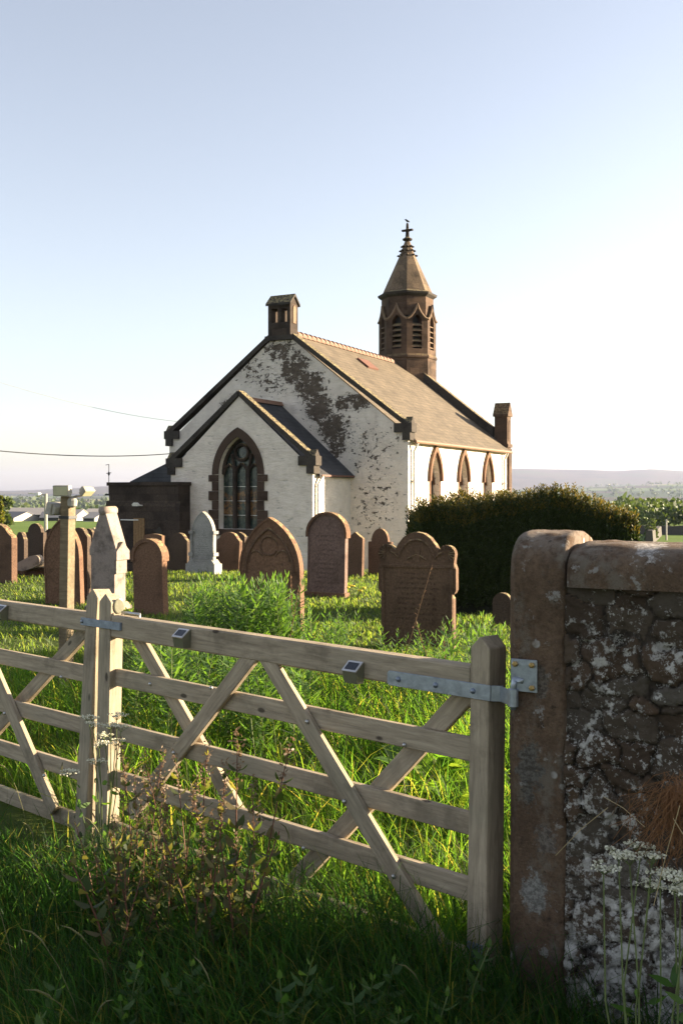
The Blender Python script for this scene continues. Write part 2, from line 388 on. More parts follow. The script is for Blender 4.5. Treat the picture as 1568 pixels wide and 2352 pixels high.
# ------------------------------------------------------------------ ground, hills, haze
GP = [(0, -.30), (3, -.28), (6, -.22), (10, -.20), (24, -.20), (29, -.80), (60, -1.9), (100, -2.9), (150, -3.6), (250, -4.9), (600, -13), (1200, -22), (3000, -25), (12000, -25)]
def ground(x, y):
    x = np.asarray(x, float); y = np.asarray(y, float); r = np.hypot(x, y)
    z = np.interp(r, [a for a, b in GP], [b for a, b in GP])
    z = z+np.where(r < 60, (fbm(np.stack([x*.9, y*.9], -1), 3, 3)-.5)*.10*np.clip((r-1)/3, 0, 1), 0)
    az = np.arctan2(x, y)
    far = np.clip((r-1500)/3500, 0, 1); far = far*far*(3-2*far)
    return z+far*(np.clip((az-.02)/.3, 0, 1)*58+8)+np.clip((r-200)/600, 0, 1)*(fbm(np.stack([x, y], -1)/420, 5, 3)-.5)*7
def G(x, y): return float(ground(np.array([x]), np.array([y]))[0])
def terrain():
    na = 220; rs = np.concatenate([[.02], np.geomspace(.5, 9000, 170)])
    aa = np.linspace(-math.pi, math.pi, na, endpoint=False)
    RR, AA = np.meshgrid(rs, aa, indexing='ij'); x = RR*np.sin(AA); y = RR*np.cos(AA)
    v = np.stack([x, y, ground(x, y)], -1).reshape(-1, 3)
    i, j = np.meshgrid(np.arange(len(rs)-1), np.arange(na), indexing='ij'); j2 = (j+1) % na
    q = np.stack([i*na+j, (i+1)*na+j, (i+1)*na+j2, i*na+j2], -1).reshape(-1, 4)
    t = NT('ground', .95, .05)
    p = t.co(); ln = t.n('ShaderNodeVectorMath', operation='LENGTH'); xy = t.n('ShaderNodeVectorMath', operation='MULTIPLY'); t.set(xy.inputs[0], p); xy.inputs[1].default_value = (1, 1, 0)
    t.set(ln.inputs[0], xy.outputs[0]); r = ln.outputs[1]
    near = t.ramp(t.noise(1.8, 6, .7), [(.3, (.040, .055, .016)), (.7, (.085, .115, .030))])
    mid = t.ramp(t.noise(.02, 6, .7), [(.3, (.09, .14, .035)), (.7, (.15, .21, .05))])
    cell = t.vor(1, (.0042, .0028, 0), out='Color'); cx_ = t.sep(cell)
    fld = t.ramp(cx_[0], [(0, (.06, .09, .03)), (.3, (.13, .18, .06)), (.5, (.09, .075, .05)), (.7, (.16, .20, .08)), (.9, (.26, .23, .13)), (1, (.05, .07, .03))], 'CONSTANT')
    fld = t.mix(t.step(t.noise(.012, 8, .75), .48, .62), fld, (.045, .065, .028))
    c = t.mix(t.step(r, 26, 60), near, mid); c = t.mix(t.step(r, 200, 420), c, fld)
    t.bump(t.noise(9, 5, .7), .5, .05)
    return tag(mk_np('ground', v, q, t.col(c), smooth=True), kind='structure')
terrain()
def hills():
    az = np.linspace(-.75, .95, 260); rr = np.linspace(0, 1, 26)
    pk = np.interp(np.tan(az)*F+CX, [-600, -100, 0, 90, 180, 230, 300, 500, 900, 1080, 1168, 1300, 1420, 1500, 1568, 1750, 2200], [3, 2, 3, 5, 9, 13, 15, 20, 32, 50, 53, 50, 49, 52, 48, 44, 20])
    pk = pk+(fbm(np.stack([az*22, az*0], -1), 9, 4)-.5)*4
    A, T = np.meshgrid(az, rr, indexing='ij'); d = 5200+T*2600; prof = np.sin(np.clip(T*1.25, 0, 1)*math.pi/2)**1.3*np.where(T > .8, 1-(T-.8)*1.2, 1)
    h = EYE+pk[:, None]/F*(5200+.8*2600)
    x = d*np.tan(A); z = -10+(h+10)*prof+(fbm(np.stack([x/500, d/500], -1), 4, 4)-.5)*26*prof*(1-prof)*3
    v = np.stack([x, d, z], -1).reshape(-1, 3); n = len(rr)
    i, j = np.meshgrid(np.arange(len(az)-1), np.arange(n-1), indexing='ij')
    q = np.stack([i*n+j, (i+1)*n+j, (i+1)*n+j+1, i*n+j+1], -1).reshape(-1, 4)
    t = NT('hillside', .95, .05); c = t.ramp(t.noise(.0022, 7, .65), [(.3, (.07, .075, .04)), (.5, (.12, .10, .06)), (.7, (.10, .12, .05))])
    return tag(mk_np('hills', v, q, t.col(c), smooth=True), kind='structure')
hills()
def haze():
    m = bpy.data.materials.new('haze'); m.use_nodes = True; nt = m.node_tree
    nt.nodes.remove(nt.nodes['Principled BSDF'])
    pv = nt.nodes.new('ShaderNodeVolumePrincipled'); pv.inputs['Color'].default_value = (.44, .50, .74, 1)
    pv.inputs['Density'].default_value = .00008; pv.inputs['Anisotropy'].default_value = .25
    nt.links.new(pv.outputs[0], nt.nodes['Material Output'].inputs['Volume'])
    b = MB().box(-9500, 9500, -9500, 9500, -45, 190); tag(b.build('haze', m), kind='stuff')
haze()

# ------------------------------------------------------------------ the church
TH = math.atan2(.459, .888)
CXV = Vector((math.cos(TH), -math.sin(TH), 0)); CYV = Vector((math.sin(TH), math.cos(TH), 0))
L0 = Vector((2.0356, 30.6, 0))-9.0*CXV; CZ = -.8
church = tag(empty('church', (L0.x, L0.y, CZ), -TH), 'whitewashed stone church with peeling gable and brown octagonal bell tower', 'church')
CW, CL, EV = 9.0, 9.9, 4.2; SLP = .785; APX = EV+4.5*SLP
Z1 = -.6
b = MB()                                                  # nave: front gable, long walls with openings, back gable
b.add([(0, 0, Z1), (CW, 0, Z1), (CW, 0, EV+.05), (CW/2, 0, APX+.05), (0, 0, EV+.05)], [(0, 1, 2, 3, 4)])
b.add([(0, CL, Z1), (CW, CL, Z1), (CW, CL, EV+.05), (CW/2, CL, APX+.05), (0, CL, EV+.05)], [(4, 3, 2, 1, 0)])
b.add([(0, 0, Z1), (0, CL, Z1), (0, CL, EV), (0, 0, EV)], [(3, 2, 1, 0)])
WINS = [(2.16, .42, .95, 2.85, 3.72), (4.77, .42, .95, 2.85, 3.72), (7.34, .42, .95, 2.85, 3.72)]
wall_open(b, 0, CL, Z1, [(0, EV), (CL, EV)], WINS, lambda y, z, d: (CW-d, y, z), .28)
nave = b.build('nave_wall', M['white_f'], church)
for cy, hw, sill, sp, ap in WINS:
    b = MB(); A = arch(cy, hw, sp, ap); Ao = arch(cy, hw+.16, sp, ap+.30)      # stone surround, hood above
    def ring(o, i, x0, d):
        n = len(o)
        for k in range(n-1): b.prism([o[k], o[k+1], i[k+1], i[k]], (x0, 0, 0), (0, 1, 0), (0, 0, 1), (d, 0, 0))
    ring(Ao, arch(cy, hw+.05, sp, ap+.10), CW+.002, .09)
    ring(arch(cy, hw+.05, sp, ap+.10), A, CW+.002, .02)
    for s in (-1, 1):
        y = cy+s*(hw+.03); b.box(CW+.002, CW+.018, y-.035, y+.035, sill, sp)
    b.box(CW-.1, CW+.06, cy-hw-.08, cy+hw+.08, sill-.12, sill-.001)
    fr = b.build('window_frame', M['red1'], church)
    g = MB(); lp = [(cy-hw-.03, sill-.03)]+arch(cy, hw+.03, sp, ap+.03)+[(cy+hw+.03, sill-.03)]
    g.add([(CW-.24, y, z) for y, z in lp], [tuple(range(len(lp)))]); g.build('pane', M['pane'], fr)
    g = MB(); g.box(CW-.23, CW-.15, cy-.045, cy+.045, sill, sp+.3)
    for s in (-1, 1): g.tube([(CW-.19, cy+s*hw*(1-.0), sp-.1), (CW-.19, cy+s*hw*.75, sp+.15), (CW-.19, cy+s*hw*.5, sp+.3), (CW-.19, cy+s*hw*.2, sp+.15), (CW-.19, cy, sp-.1)], .04, 6)
    g.build('tracery', M['red1'], fr)
# nave roof, two slabs with slates, between the skews
b = MB(); ov = .14; th = .09
y0, y1 = .24, CL-.26
for s in (0, 1):
    X = (lambda x: x) if s else (lambda x: CW-x)
    pr = [(CW/2, APX+.02), (CW+ov, EV-ov*SLP+.02), (CW+ov, EV-ov*SLP+.02-th), (CW/2, APX+.02-th)]
    v = [(X(x), y, z) for y in (y0, y1) for x, z in pr]
    b.add(v, [(0, 1, 2, 3), (7, 6, 5, 4), (0, 4, 5, 1), (1, 5, 6, 2), (2, 6, 7, 3)])
roof = b.build('roof', M['slate'], church)
b = MB(); n = 26
for i in range(n):                                        # half-round ridge tiles, each lapping the next
    ya = y0+(y1-1.0-y0)*i/n; yb = ya+(y1-1.0-y0)/n*1.06
    ring0 = [(CW/2+.15*math.cos(a), ya, APX+.0+.13*math.sin(a)+.035) for a in np.linspace(-.5, math.pi+.5, 9)]
    ring1 = [(CW/2+.13*math.cos(a), yb, APX-.01+.11*math.sin(a)+.012) for a in np.linspace(-.5, math.pi+.5, 9)]
    b.add(ring0+ring1, [(k, k+1, k+10, k+9) for k in range(8)]+[tuple(range(9))])
b.build('ridge_tiles', M['tile'], roof)
def on_roof(y, dn, up=0.0):                               # point on the right slope, dn metres down from the ridge in x
    return Vector((CW/2+dn, y, APX+.02-dn*SLP))+Vector((SLP, 0, 1)).normalized()*up
b = MB(); c0 = [on_roof(4.4, .55), on_roof(5.25, .55), on_roof(5.25, 1.0), on_roof(4.4, 1.0)]; nrm = Vector((SLP, 0, 1)).normalized()
b.add([p+nrm*.005 for p in c0]+[p+nrm*.07 for p in c0], [(4, 5, 6, 7), (0, 1, 5, 4), (1, 2, 6, 5), (2, 3, 7, 6), (3, 0, 4, 7)])
b.build('skylight', M['rust'], roof)
# skews (sloping copings) with kneelers
def skew(bm, xa, za, xb, zb, ya, yb, t=.13, below=.16):
    bm.prism([(xa, za-below), (xb, zb-below), (xb, zb+t), (xa, za+t)], (0, ya, 0), (1, 0, 0), (0, 0, 1), (0, yb-ya, 0))
def gable_coping(x0, x1, zk, apx, ya, yb, mat, parent, drop=.17, cut=.0):
    b = MB(); xm = (x0+x1)/2; sl = (apx-zk)/(xm-x0)
    for s in (0, 1):
        b = MB(); X = (lambda x: x) if not s else (lambda x: x0+x1-x)
        segs = 5; xs = np.linspace(x0, xm-cut, segs+1)
        for k in range(segs):
            a, c = xs[k]+.006, xs[k+1]-.006
            p = [(X(a), zk+(a-x0)*sl-drop), (X(c), zk+(c-x0)*sl-drop), (X(c), zk+(c-x0)*sl+.05), (X(a), zk+(a-x0)*sl+.05)]
            b.prism(p if not s else p[::-1], (0, ya, 0), (1, 0, 0), (0, 0, 1), (0, yb-ya, 0))
        # stepped kneeler
        xa, xb = sorted((X(x0-.10), X(x0+.50))); b.box(xa, xb, ya-.02, yb+.02, zk-.22, zk+.06)
        xa, xb = sorted((X(x0-.04), X(x0+.22))); b.box(xa, xb, ya-.02, yb+.02, zk-.46, zk-.22)
        xa, xb = sorted((X(x0-.06), X(x0+.16))); b.prism([(-.0, 0), (.30, 0), (.15, .20)], (xa, (ya+yb)/2-.15, zk+.06), (0, 1, 0), (0, 0, 1), (xb-xa, 0, 0))
        b.build('skew_coping', mat, parent)
gable_coping(-.06, CW+.06, 4.55, APX+.20, -.08, .27, M['skew'], church, .13, .46)
# far gable parapet stands a little above the slates
b = MB()
for s in (0, 1):
    X = (lambda x: x) if s else (lambda x: CW-x)
    p = [(X(CW/2), APX+.40), (X(CW-.6), EV+.6*SLP+.40), (X(CW-.6), EV+.6*SLP-.3), (X(CW/2), APX-.3)]
    b = MB(); b.prism(p, (0, CL-.25, 0), (1, 0, 0), (0, 0, 1), (0, .35, 0)); b.build('skew_coping', M['skew'], church)
# bellcote on the front gable
b = MB(); x0, x1, ya, yb, z0, z1 = 4.03, 4.87, -.05, .44, 7.55, 8.64
ops = [(4.27, .12, 8.03, 8.49, 8.50), (4.63, .12, 8.03, 8.49, 8.50)]
for yy, sg in ((ya, 1), (yb, -1)): wall_open(b, x0, x1, z0, [(x0, z1), (x1, z1)], ops, lambda x, z, d, yy=yy, sg=sg: (x, yy+sg*d, z), yb-ya if sg > 0 else .001)
for xx in (x0, x1): b.add([(xx, ya, z0), (xx, yb, z0), (xx, yb, z1), (xx, (ya+yb)/2, z1+.25), (xx, ya, z1)], [(0, 1, 2, 3, 4)])
bell = b.build('bellcote', M['sand_dk'], church)
b = MB(); ym = (ya+yb)/2
for s in (-1, 1):
    p = [(ym, z1+.33), (ym+s*.32, z1+.02), (ym+s*.32, z1-.06), (ym, z1+.25)]
    b.prism(p if s > 0 else p[::-1], (x0-.05, 0, 0), (0, 1, 0), (0, 0, 1), (x1-x0+.10, 0, 0))
b.build('bellcote_roof', M['skew'], bell)
b = MB().box(3.93, 4.98, -.10, .46, 7.45, 7.60); b.build('bellcote_base', M['skew'], bell)
b = MB()
for k in (0, 1): b.prism(arch(.245, .10, 8.42, 8.60)+[(.345, 8.0), (.145, 8.0)], (x1+.002, -.05, 0), (0, 1, 0), (0, 0, 1), (.025, 0, 0)) if k else None
b.build('side_arch', M['sand'], bell)

# chancel in front of the gable
CC, CHX0, CHX1, CHE, CHA = -2.46, 1.92, 7.03, 3.13, 5.36
CHM = (CHX0+CHX1)/2; CSL = (CHA-CHE)/(CHM-CHX0)
b = MB()
wall_open(b, CHX0, CHX1, Z1, [(CHX0, CHE+.05), (CHM, CHA+.05), (CHX1, CHE+.05)], [(4.44, .70, 1.37, 3.05, 4.18)], lambda x, z, d: (x, CC+d, z), .30)
b.add([(CHX1, CC, Z1), (CHX1, 0, Z1), (CHX1, 0, CHE), (CHX1, CC, CHE)], [(0, 1, 2, 3)])
b.add([(CHX0, CC, Z1), (CHX0, 0, Z1), (CHX0, 0, CHE), (CHX0, CC, CHE)], [(3, 2, 1, 0)])
ch = b.build('chancel_wall', M['white'], church)
b = MB()
for s in (0, 1):
    X = (lambda x: x) if s else (lambda x: CHX0+CHX1-x)
    pr = [(CHM, CHA+.0), (CHX1+.13, CHE-.13*CSL), (CHX1+.13, CHE-.13*CSL-.08), (CHM, CHA-.08)]
    v = [(X(x), y, z) for y in (CC+.22, .0) for x, z in pr]
    b.add(v, [(0, 1, 2, 3), (0, 4, 5, 1), (1, 5, 6, 2), (2, 6, 7, 3), (7, 6, 5, 4)])
crf = b.build('chancel_roof', M['slate_dk'], church)
b = MB(); b.prism([(-.13, -.06), (.13, -.06), (.07, .07), (-.07, .07)], (CHM, CC+.25, CHA), (1, 0, 0), (0, 0, 1), (0, -CC-.26, 0)); b.build('ridge_tiles', M['tile'], crf)
gable_coping(CHX0-.05, CHX1+.05, 3.50, CHA+.20, CC-.06, CC+.25, M['skew'], church, .13, .02)
b = MB(); wc, wh, ws, wsp, wap = 4.44, .70, 1.37, 3.05, 4.18           # great east window
o = arch(wc, wh+.235, wsp-.02, wap+.29, 12); i_ = arch(wc, wh, wsp, wap, 12)
for k in range(len(o)-1): b.prism([i_[k], i_[k+1], o[k+1], o[k]], (0, CC-.012, 0), (1, 0, 0), (0, 0, 1), (0, -.03, 0))
for s in (-1, 1):
    z = ws-.0; k = 0
    while z < wsp-.05:
        zz = min(z+.29, wsp-.022); w = .235 if k % 2 == 0 else .36
        xa, xb = sorted((wc+s*wh, wc+s*(wh+w))); b.box(xa, xb, CC-.042, CC-.010, z+.004, zz-.004); z += .29; k += 1
b.box(wc-wh-.30, wc+wh+.30, CC-.07, CC+.28, ws-.20, ws-.003)
win = b.build('east_window', M['surround'], church)
g = MB(); lp = [(wc-wh-.05, ws-.05)]+arch(wc, wh+.05, wsp, wap+.05)+[(wc+wh+.05, ws-.05)]
g.add([(x, CC+.26, z) for x, z in lp], [tuple(range(len(lp)))]); g.build('stained_glass', M['stained'], win)
g = MB(); yt = CC+.20
for s in (-1, 1):
    g.box(wc+s*.235-.055, wc+s*.235+.055, yt-.06, yt+.05, ws, wsp+.25)
    g.tube([(wc+s*.235, yt, wsp+.05), (wc+s*.30, yt, wsp+.35), (wc+s*.36, yt, wsp+.62)], .05, 6)
    g.tube([(wc+s*.66, yt, wsp-.02), (wc+s*.60, yt, wsp+.20), (wc+s*.45, yt, wsp+.30), (wc+s*.30, yt, wsp+.18), (wc+s*.235, yt, wsp-.02)], .045, 6)
    g.tube([(wc+s*.235, yt, wsp-.02), (wc+s*.16, yt, wsp+.18), (wc+s*.02, yt, wsp+.32)], .045, 6)
g.tube([(wc+.235*math.cos(a), yt, wsp+.66+.235*math.sin(a)) for a in np.linspace(0, 2*math.pi, 17)[:-1]], .055, 6, True)
a_ = arch(wc, wh-.03, wsp, wap-.04, 10); g.tube([(x, yt, z) for x, z in a_], .055, 6)
g.build('tracery', M['sand_dk'], win)
g = MB()
for z in (1.78, 2.22, 2.66): g.box(wc-wh, wc+wh, yt+.045, yt+.052, z, z+.012)
g.build('saddle_bar', M['alu'], win)

# gutters and downpipes
b = MB(); b.tube([(CW+ov+.05, .1, EV-.16), (CW+ov+.05, CL-.3, EV-.16)], .055, 8); b.build('gutter', M['gutter'], church)
for yy in (.30, 9.15):
    b = MB(); b.tube([(CW+ov+.05, yy, EV-.2), (CW+ov, yy, EV-.32), (CW+.07, yy, EV-.45), (CW+.07, yy, Z1)], .045, 8)
    for z in (.6, 1.7, 2.8): b.box(CW+.01, CW+.13, yy-.06, yy+.06, z, z+.06)
    b.build('downpipe', M['paint_w'], church)
b = MB(); b.tube([(CHX1+.12, CC+.42, CHE-.18), (CHX1+.10, CC+.3, CHE-.3), (CHX1+.07, CC+.22, CHE-.4), (CHX1+.07, CC+.22, Z1)], .045, 8); b.build('downpipe', M['paint_w'], church)
b = MB(); b.box(CHX1+.02, CHX1+.16, CC+.3, -.02, CHE-.17, CHE-.12); b.build('gutter', M['rust'], church)

# vestry, low dark stone annex with parapet
b = MB(); vx0, vx1, vy, vt = -.05, 2.66, CC-.62, 2.72
b.box(vx0, vx1, vy, CC-.004, Z1, vt-.02); b.box(vx0, CHX0-.004, CC-.004, .6, Z1, vt-.02)
b.box(vx0-.1, vx1+.1, vy-.06, vy+.3, Z1, 2.05); b.prism([(0, 2.05), (-.06, 2.05), (0, 2.22)], (vx0-.1, vy, 0), (0, 1, 0), (0, 0, 1), (vx1-vx0+.2, 0, 0))
b.box(vx0-.06, vx1+.05, vy-.055, CC-.008, vt-.021, vt+.09)
ve = b.build('vestry', M['sand_dk'], church)
b = MB(); b.box(1.0, 1.42, vy-.075, vy-.055, Z1+.3, 1.68)
for k in range(4): b.box(1.0+k*.108, 1.0+k*.108+.098, vy-.09, vy-.07, Z1+.3, 1.67)
b.build('door', M['door'], ve)
b = MB(); lp = arch(1.98, .14, 1.15, 1.42)+[(2.12, .55), (1.84, .55)]; b.prism(lp, (0, vy-.061, 0), (1, 0, 0), (0, 0, 1), (0, -.012, 0)); vw = b.build('window', M['pane'], ve)
b = MB(); b.box(1.10, 1.34, vy-.28, vy-.06, 2.06, 2.10); b.prism([(-.13, 0), (.13, 0), (.05, .07), (-.05, .07)], (1.22, vy-.30, 2.10), (1, 0, 0), (0, 0, 1), (0, .1, 0)); b.build('lamp', M['paint_w'], ve)
b = MB(); b.tube([(.5, vy-.10, 1.62), (1.2, vy-.10, 1.62)], .02, 6); b.build('rail', M['paint_w'], ve)
b = MB(); b.prism([(-.42, 2.6), (CHX0-.005, 2.6), (CHX0-.005, 3.76), (-.42, 2.85)], (0, -1.6, 0), (1, 0, 0), (0, 0, 1), (0, 1.4, 0)); b.build('vestry_roof', M['slate_dk'], ve)
b = MB(); q = px(262, 1108, 33.0); yv = -1.2                        # wind-vane mast on the vestry
b.tube([(-.98, -2.0, 2.4), (-.98, -2.0, 3.42)], .012, 5); b.tube([(-1.12, -2.0, 3.40), (-.98, -2.0, 3.42)], .010, 5)
b.tube([(-1.08, -2.0, 3.12), (-.88, -2.0, 3.14)], .012, 5); b.lathe([(.01, 3.04), (.035, 3.08), (.035, 3.14), (.01, 3.18)], 8, (-.98, -2.0)); b.box(-1.1, 0, -2.06, -1.94, 2.38, 2.44)
b.build('wind_vane', M['iron'], ve)

# octagonal bell tower at the far end of the ridge
TX, TY = 4.5, 10.25
tw = MB(); r8 = math.pi/8
def octo(r, z): return [(TX+r*math.cos(r8+k*math.pi/4), TY+r*math.sin(r8+k*math.pi/4), z) for k in range(8)]
def band(bm, r0, z0, r1, z1):
    bm.add(octo(r0, z0)+octo(r1, z1), [(k, (k+1) % 8, 8+(k+1) % 8, 8+k) for k in range(8)])
RA = 1.19; RD = 1.08
band(tw, RA+.01, -.6, RA+.01, 7.98)
band(tw, RD, 9.70, RD, 10.62)
ap = RA*math.cos(r8); hwf = RA*math.sin(r8)
for k in range(8):                                        # louvred stage, one pointed opening in each face
    an = k*math.pi/4; nx, ny = math.cos(an), math.sin(an); tx, ty = -ny, nx
    fn = lambda x, z, d, nx=nx, ny=ny, tx=tx, ty=ty: (TX+nx*(ap-d)+tx*x, TY+ny*(ap-d)+ty*x, z)
    hood = [(-hwf, 9.55), (-.30, 9.62), (-.16, 9.78), (-.06, 9.95), (0, 10.16), (.06, 9.95), (.16, 9.78), (.30, 9.62), (hwf, 9.55)]
    wall_open(tw, -hwf, hwf, 8.12, hood, [(0, .20, 8.34, 9.42, 9.72)], fn, .30)
    for (xa, za), (xb, zb) in zip(hood, hood[1:]):        # top of the hood slopes back to the drum
        tw.add([fn(xa, za, 0), fn(xb, zb, 0), fn(xb*RD/RA, zb+.02, .22), fn(xa*RD/RA, za+.05, .22)], [(0, 1, 2, 3)])
    tw.add([fn(-hwf, 7.98, -.05), fn(hwf, 7.98, -.05), fn(hwf, 8.05, -.05), fn(-hwf, 8.05, -.05), fn(-hwf, 8.14, 0), fn(hwf, 8.14, 0), fn(-hwf, 7.95, 0), fn(hwf, 7.95, 0)], [(0, 1, 2, 3), (3, 2, 5, 4), (6, 7, 1, 0)])
tower = tw.build('bell_tower', M['sand_c'], church)
hd = MB()
for k in range(8):
    an = k*math.pi/4; nx, ny = math.cos(an), math.sin(an); tx, ty = -ny, nx
    P = lambda x, z, d=0: (TX+nx*(ap-d)+tx*x, TY+ny*(ap-d)+ty*x, z)
    hood = [(-hwf, 9.56), (-.40, 9.57), (-.30, 9.63), (-.16, 9.79), (-.06, 9.96), (0, 10.17), (.06, 9.96), (.16, 9.79), (.30, 9.63), (.40, 9.57), (hwf, 9.56)]
    hd.tube([P(x, z, -.015) for x, z in hood], .055, 6)
    for j in range(5):
        z = 8.44+j*.215
        lv = MB(); lv.add([P(-.20, z, .02), P(.20, z, .02), P(.20, z+.12, .24), P(-.20, z+.12, .24), P(-.20, z-.03, .02), P(.20, z-.03, .02), P(.20, z+.09, .24), P(-.20, z+.09, .24)], [(0, 1, 2, 3), (7, 6, 5, 4), (4, 5, 1, 0)]); lv.build('louvre', M['sand'], tower)
hd.build('hood_moulding', M['sand'], tower)
b = MB(); b.lathe([(.30, 8.2), (.86, 8.2), (.86, 9.75), (.30, 9.75)], 8, (TX, TY), r8); b.build('bell_chamber', M['black'], tower)
b = MB(); band(b, RD, 10.50, 1.22, 10.60); band(b, 1.22, 10.60, 1.24, 10.68); band(b, 1.24, 10.68, 1.04, 10.76); b.build('cornice', M['skew'], tower)
b = MB(); band(b, 1.05, 10.74, .31, 12.38); band(b, .31, 12.38, .12, 12.92); spire = b.build('spire', M['spire'], church)
b = MB(); b.lathe([(.10, 12.88), (.11, 12.96), (.20, 13.0), (.21, 13.05), (.12, 13.1), (.085, 13.14), (.075, 13.34), (.10, 13.40), (.075, 13.46), (.06, 13.48), (.055, 13.66), (.03, 13.72)], 10, (TX, TY))
b.box(TX-.24, TX+.24, TY-.06, TY+.06, 13.38, 13.45)
for s in (-1, 1): b.prism([(0, 13.30), (.2, 13.44), (0, 13.44)], (TX, TY-.04, 0), (s, 0, 0), (0, 0, 1), (0, .08, 0))
b.build('cross_finial', M['sand_dk'], spire)
for z, r in ((12.36, .34), (12.56, .26), (12.74, .19)):
    for k in range(8):
        a = r8+k*math.pi/4; c_, s_ = math.cos(a), math.sin(a)
        ck = MB(); ck.tube([(TX+c_*(r-.06), TY+s_*(r-.06), z-.04), (TX+c_*(r+.04), TY+s_*(r+.04), z-.01), (TX+c_*(r+.09), TY+s_*(r+.09), z-.03)], [.045, .045, .025], 6); ck.build('crocket', M['sand_dk'], spire)
# buttress turret on the far corner
b = MB(); tx0, tx1, ty0, ty1 = 8.50, 9.02, 9.62, 10.06; tz = 5.55
b.box(tx0, tx1, ty0, ty1, Z1, tz-.002); b.prism([(ty0-.06, tz), (ty1+.06, tz), ((ty0+ty1)/2, tz+.46)], (tx0-.05, 0, 0), (0, 1, 0), (0, 0, 1), (tx1-tx0+.1, 0, 0))
b.box(tx0-.05, tx1+.05, ty0-.06, ty1+.06, tz-.09, tz-.001); b.box(tx0-.06, tx1+.05, ty0-.05, ty1+.05, EV+.05, EV+.18); b.box(tx1, tx1+.06, ty0+.05, ty1-.05, Z1, EV)
b.prism(arch(.22, .08, 5.1, 5.32)+[(.30, 4.5), (.14, 4.5)], (tx1+.002, ty0, 0), (0, 1, 0), (0, 0, 1), (.02, 0, 0))
b.build('corner_turret', M['sand_c'], church)
# bird on the very top of the tower
def wpt(x, y, z): return L0+CXV*x+CYV*y+Vector((0, 0, CZ+z))
t_ = wpt(TX, TY, 13.73); b = MB()
b.tube([(.10, 0, .02), (.06, 0, .05), (0, 0, .07), (-.05, 0, .11), (-.075, 0, .135), (-.10, 0, .13), (-.125, 0, .125)], [.008, .03, .045, .035, .03, .014, .004], 8)
b.tube([(0, .012, .05), (.0, .012, -.005)], .006, 4); b.tube([(0, -.012, .05), (.0, -.012, -.005)], .006, 4)
tag(b.build('bird', M['black'], smooth=True, loc=t_), 'small dark bird perched on the tip of the tower finial', 'bird')
# overhead cables to the church
for (p, q, sag, r, lab) in ((px(-160, 1018, 24), wpt(0, .05, 3.83), .18, .014, 'thick black overhead cable running to the church eaves'),
                            (px(-160, 825, 24), wpt(.35, .05, 4.93), .22, .006, 'thin pale overhead wire high above the thicker cable')):
    b = MB(); b.tube([p.lerp(q, t)-Vector((0, 0, sag*4*t*(1-t))) for t in np.linspace(0, 1, 25)], r, 5)
    tag(b.build('overhead_cable', M['wire'] if r > .01 else M['wire_pale']), lab, 'cable')
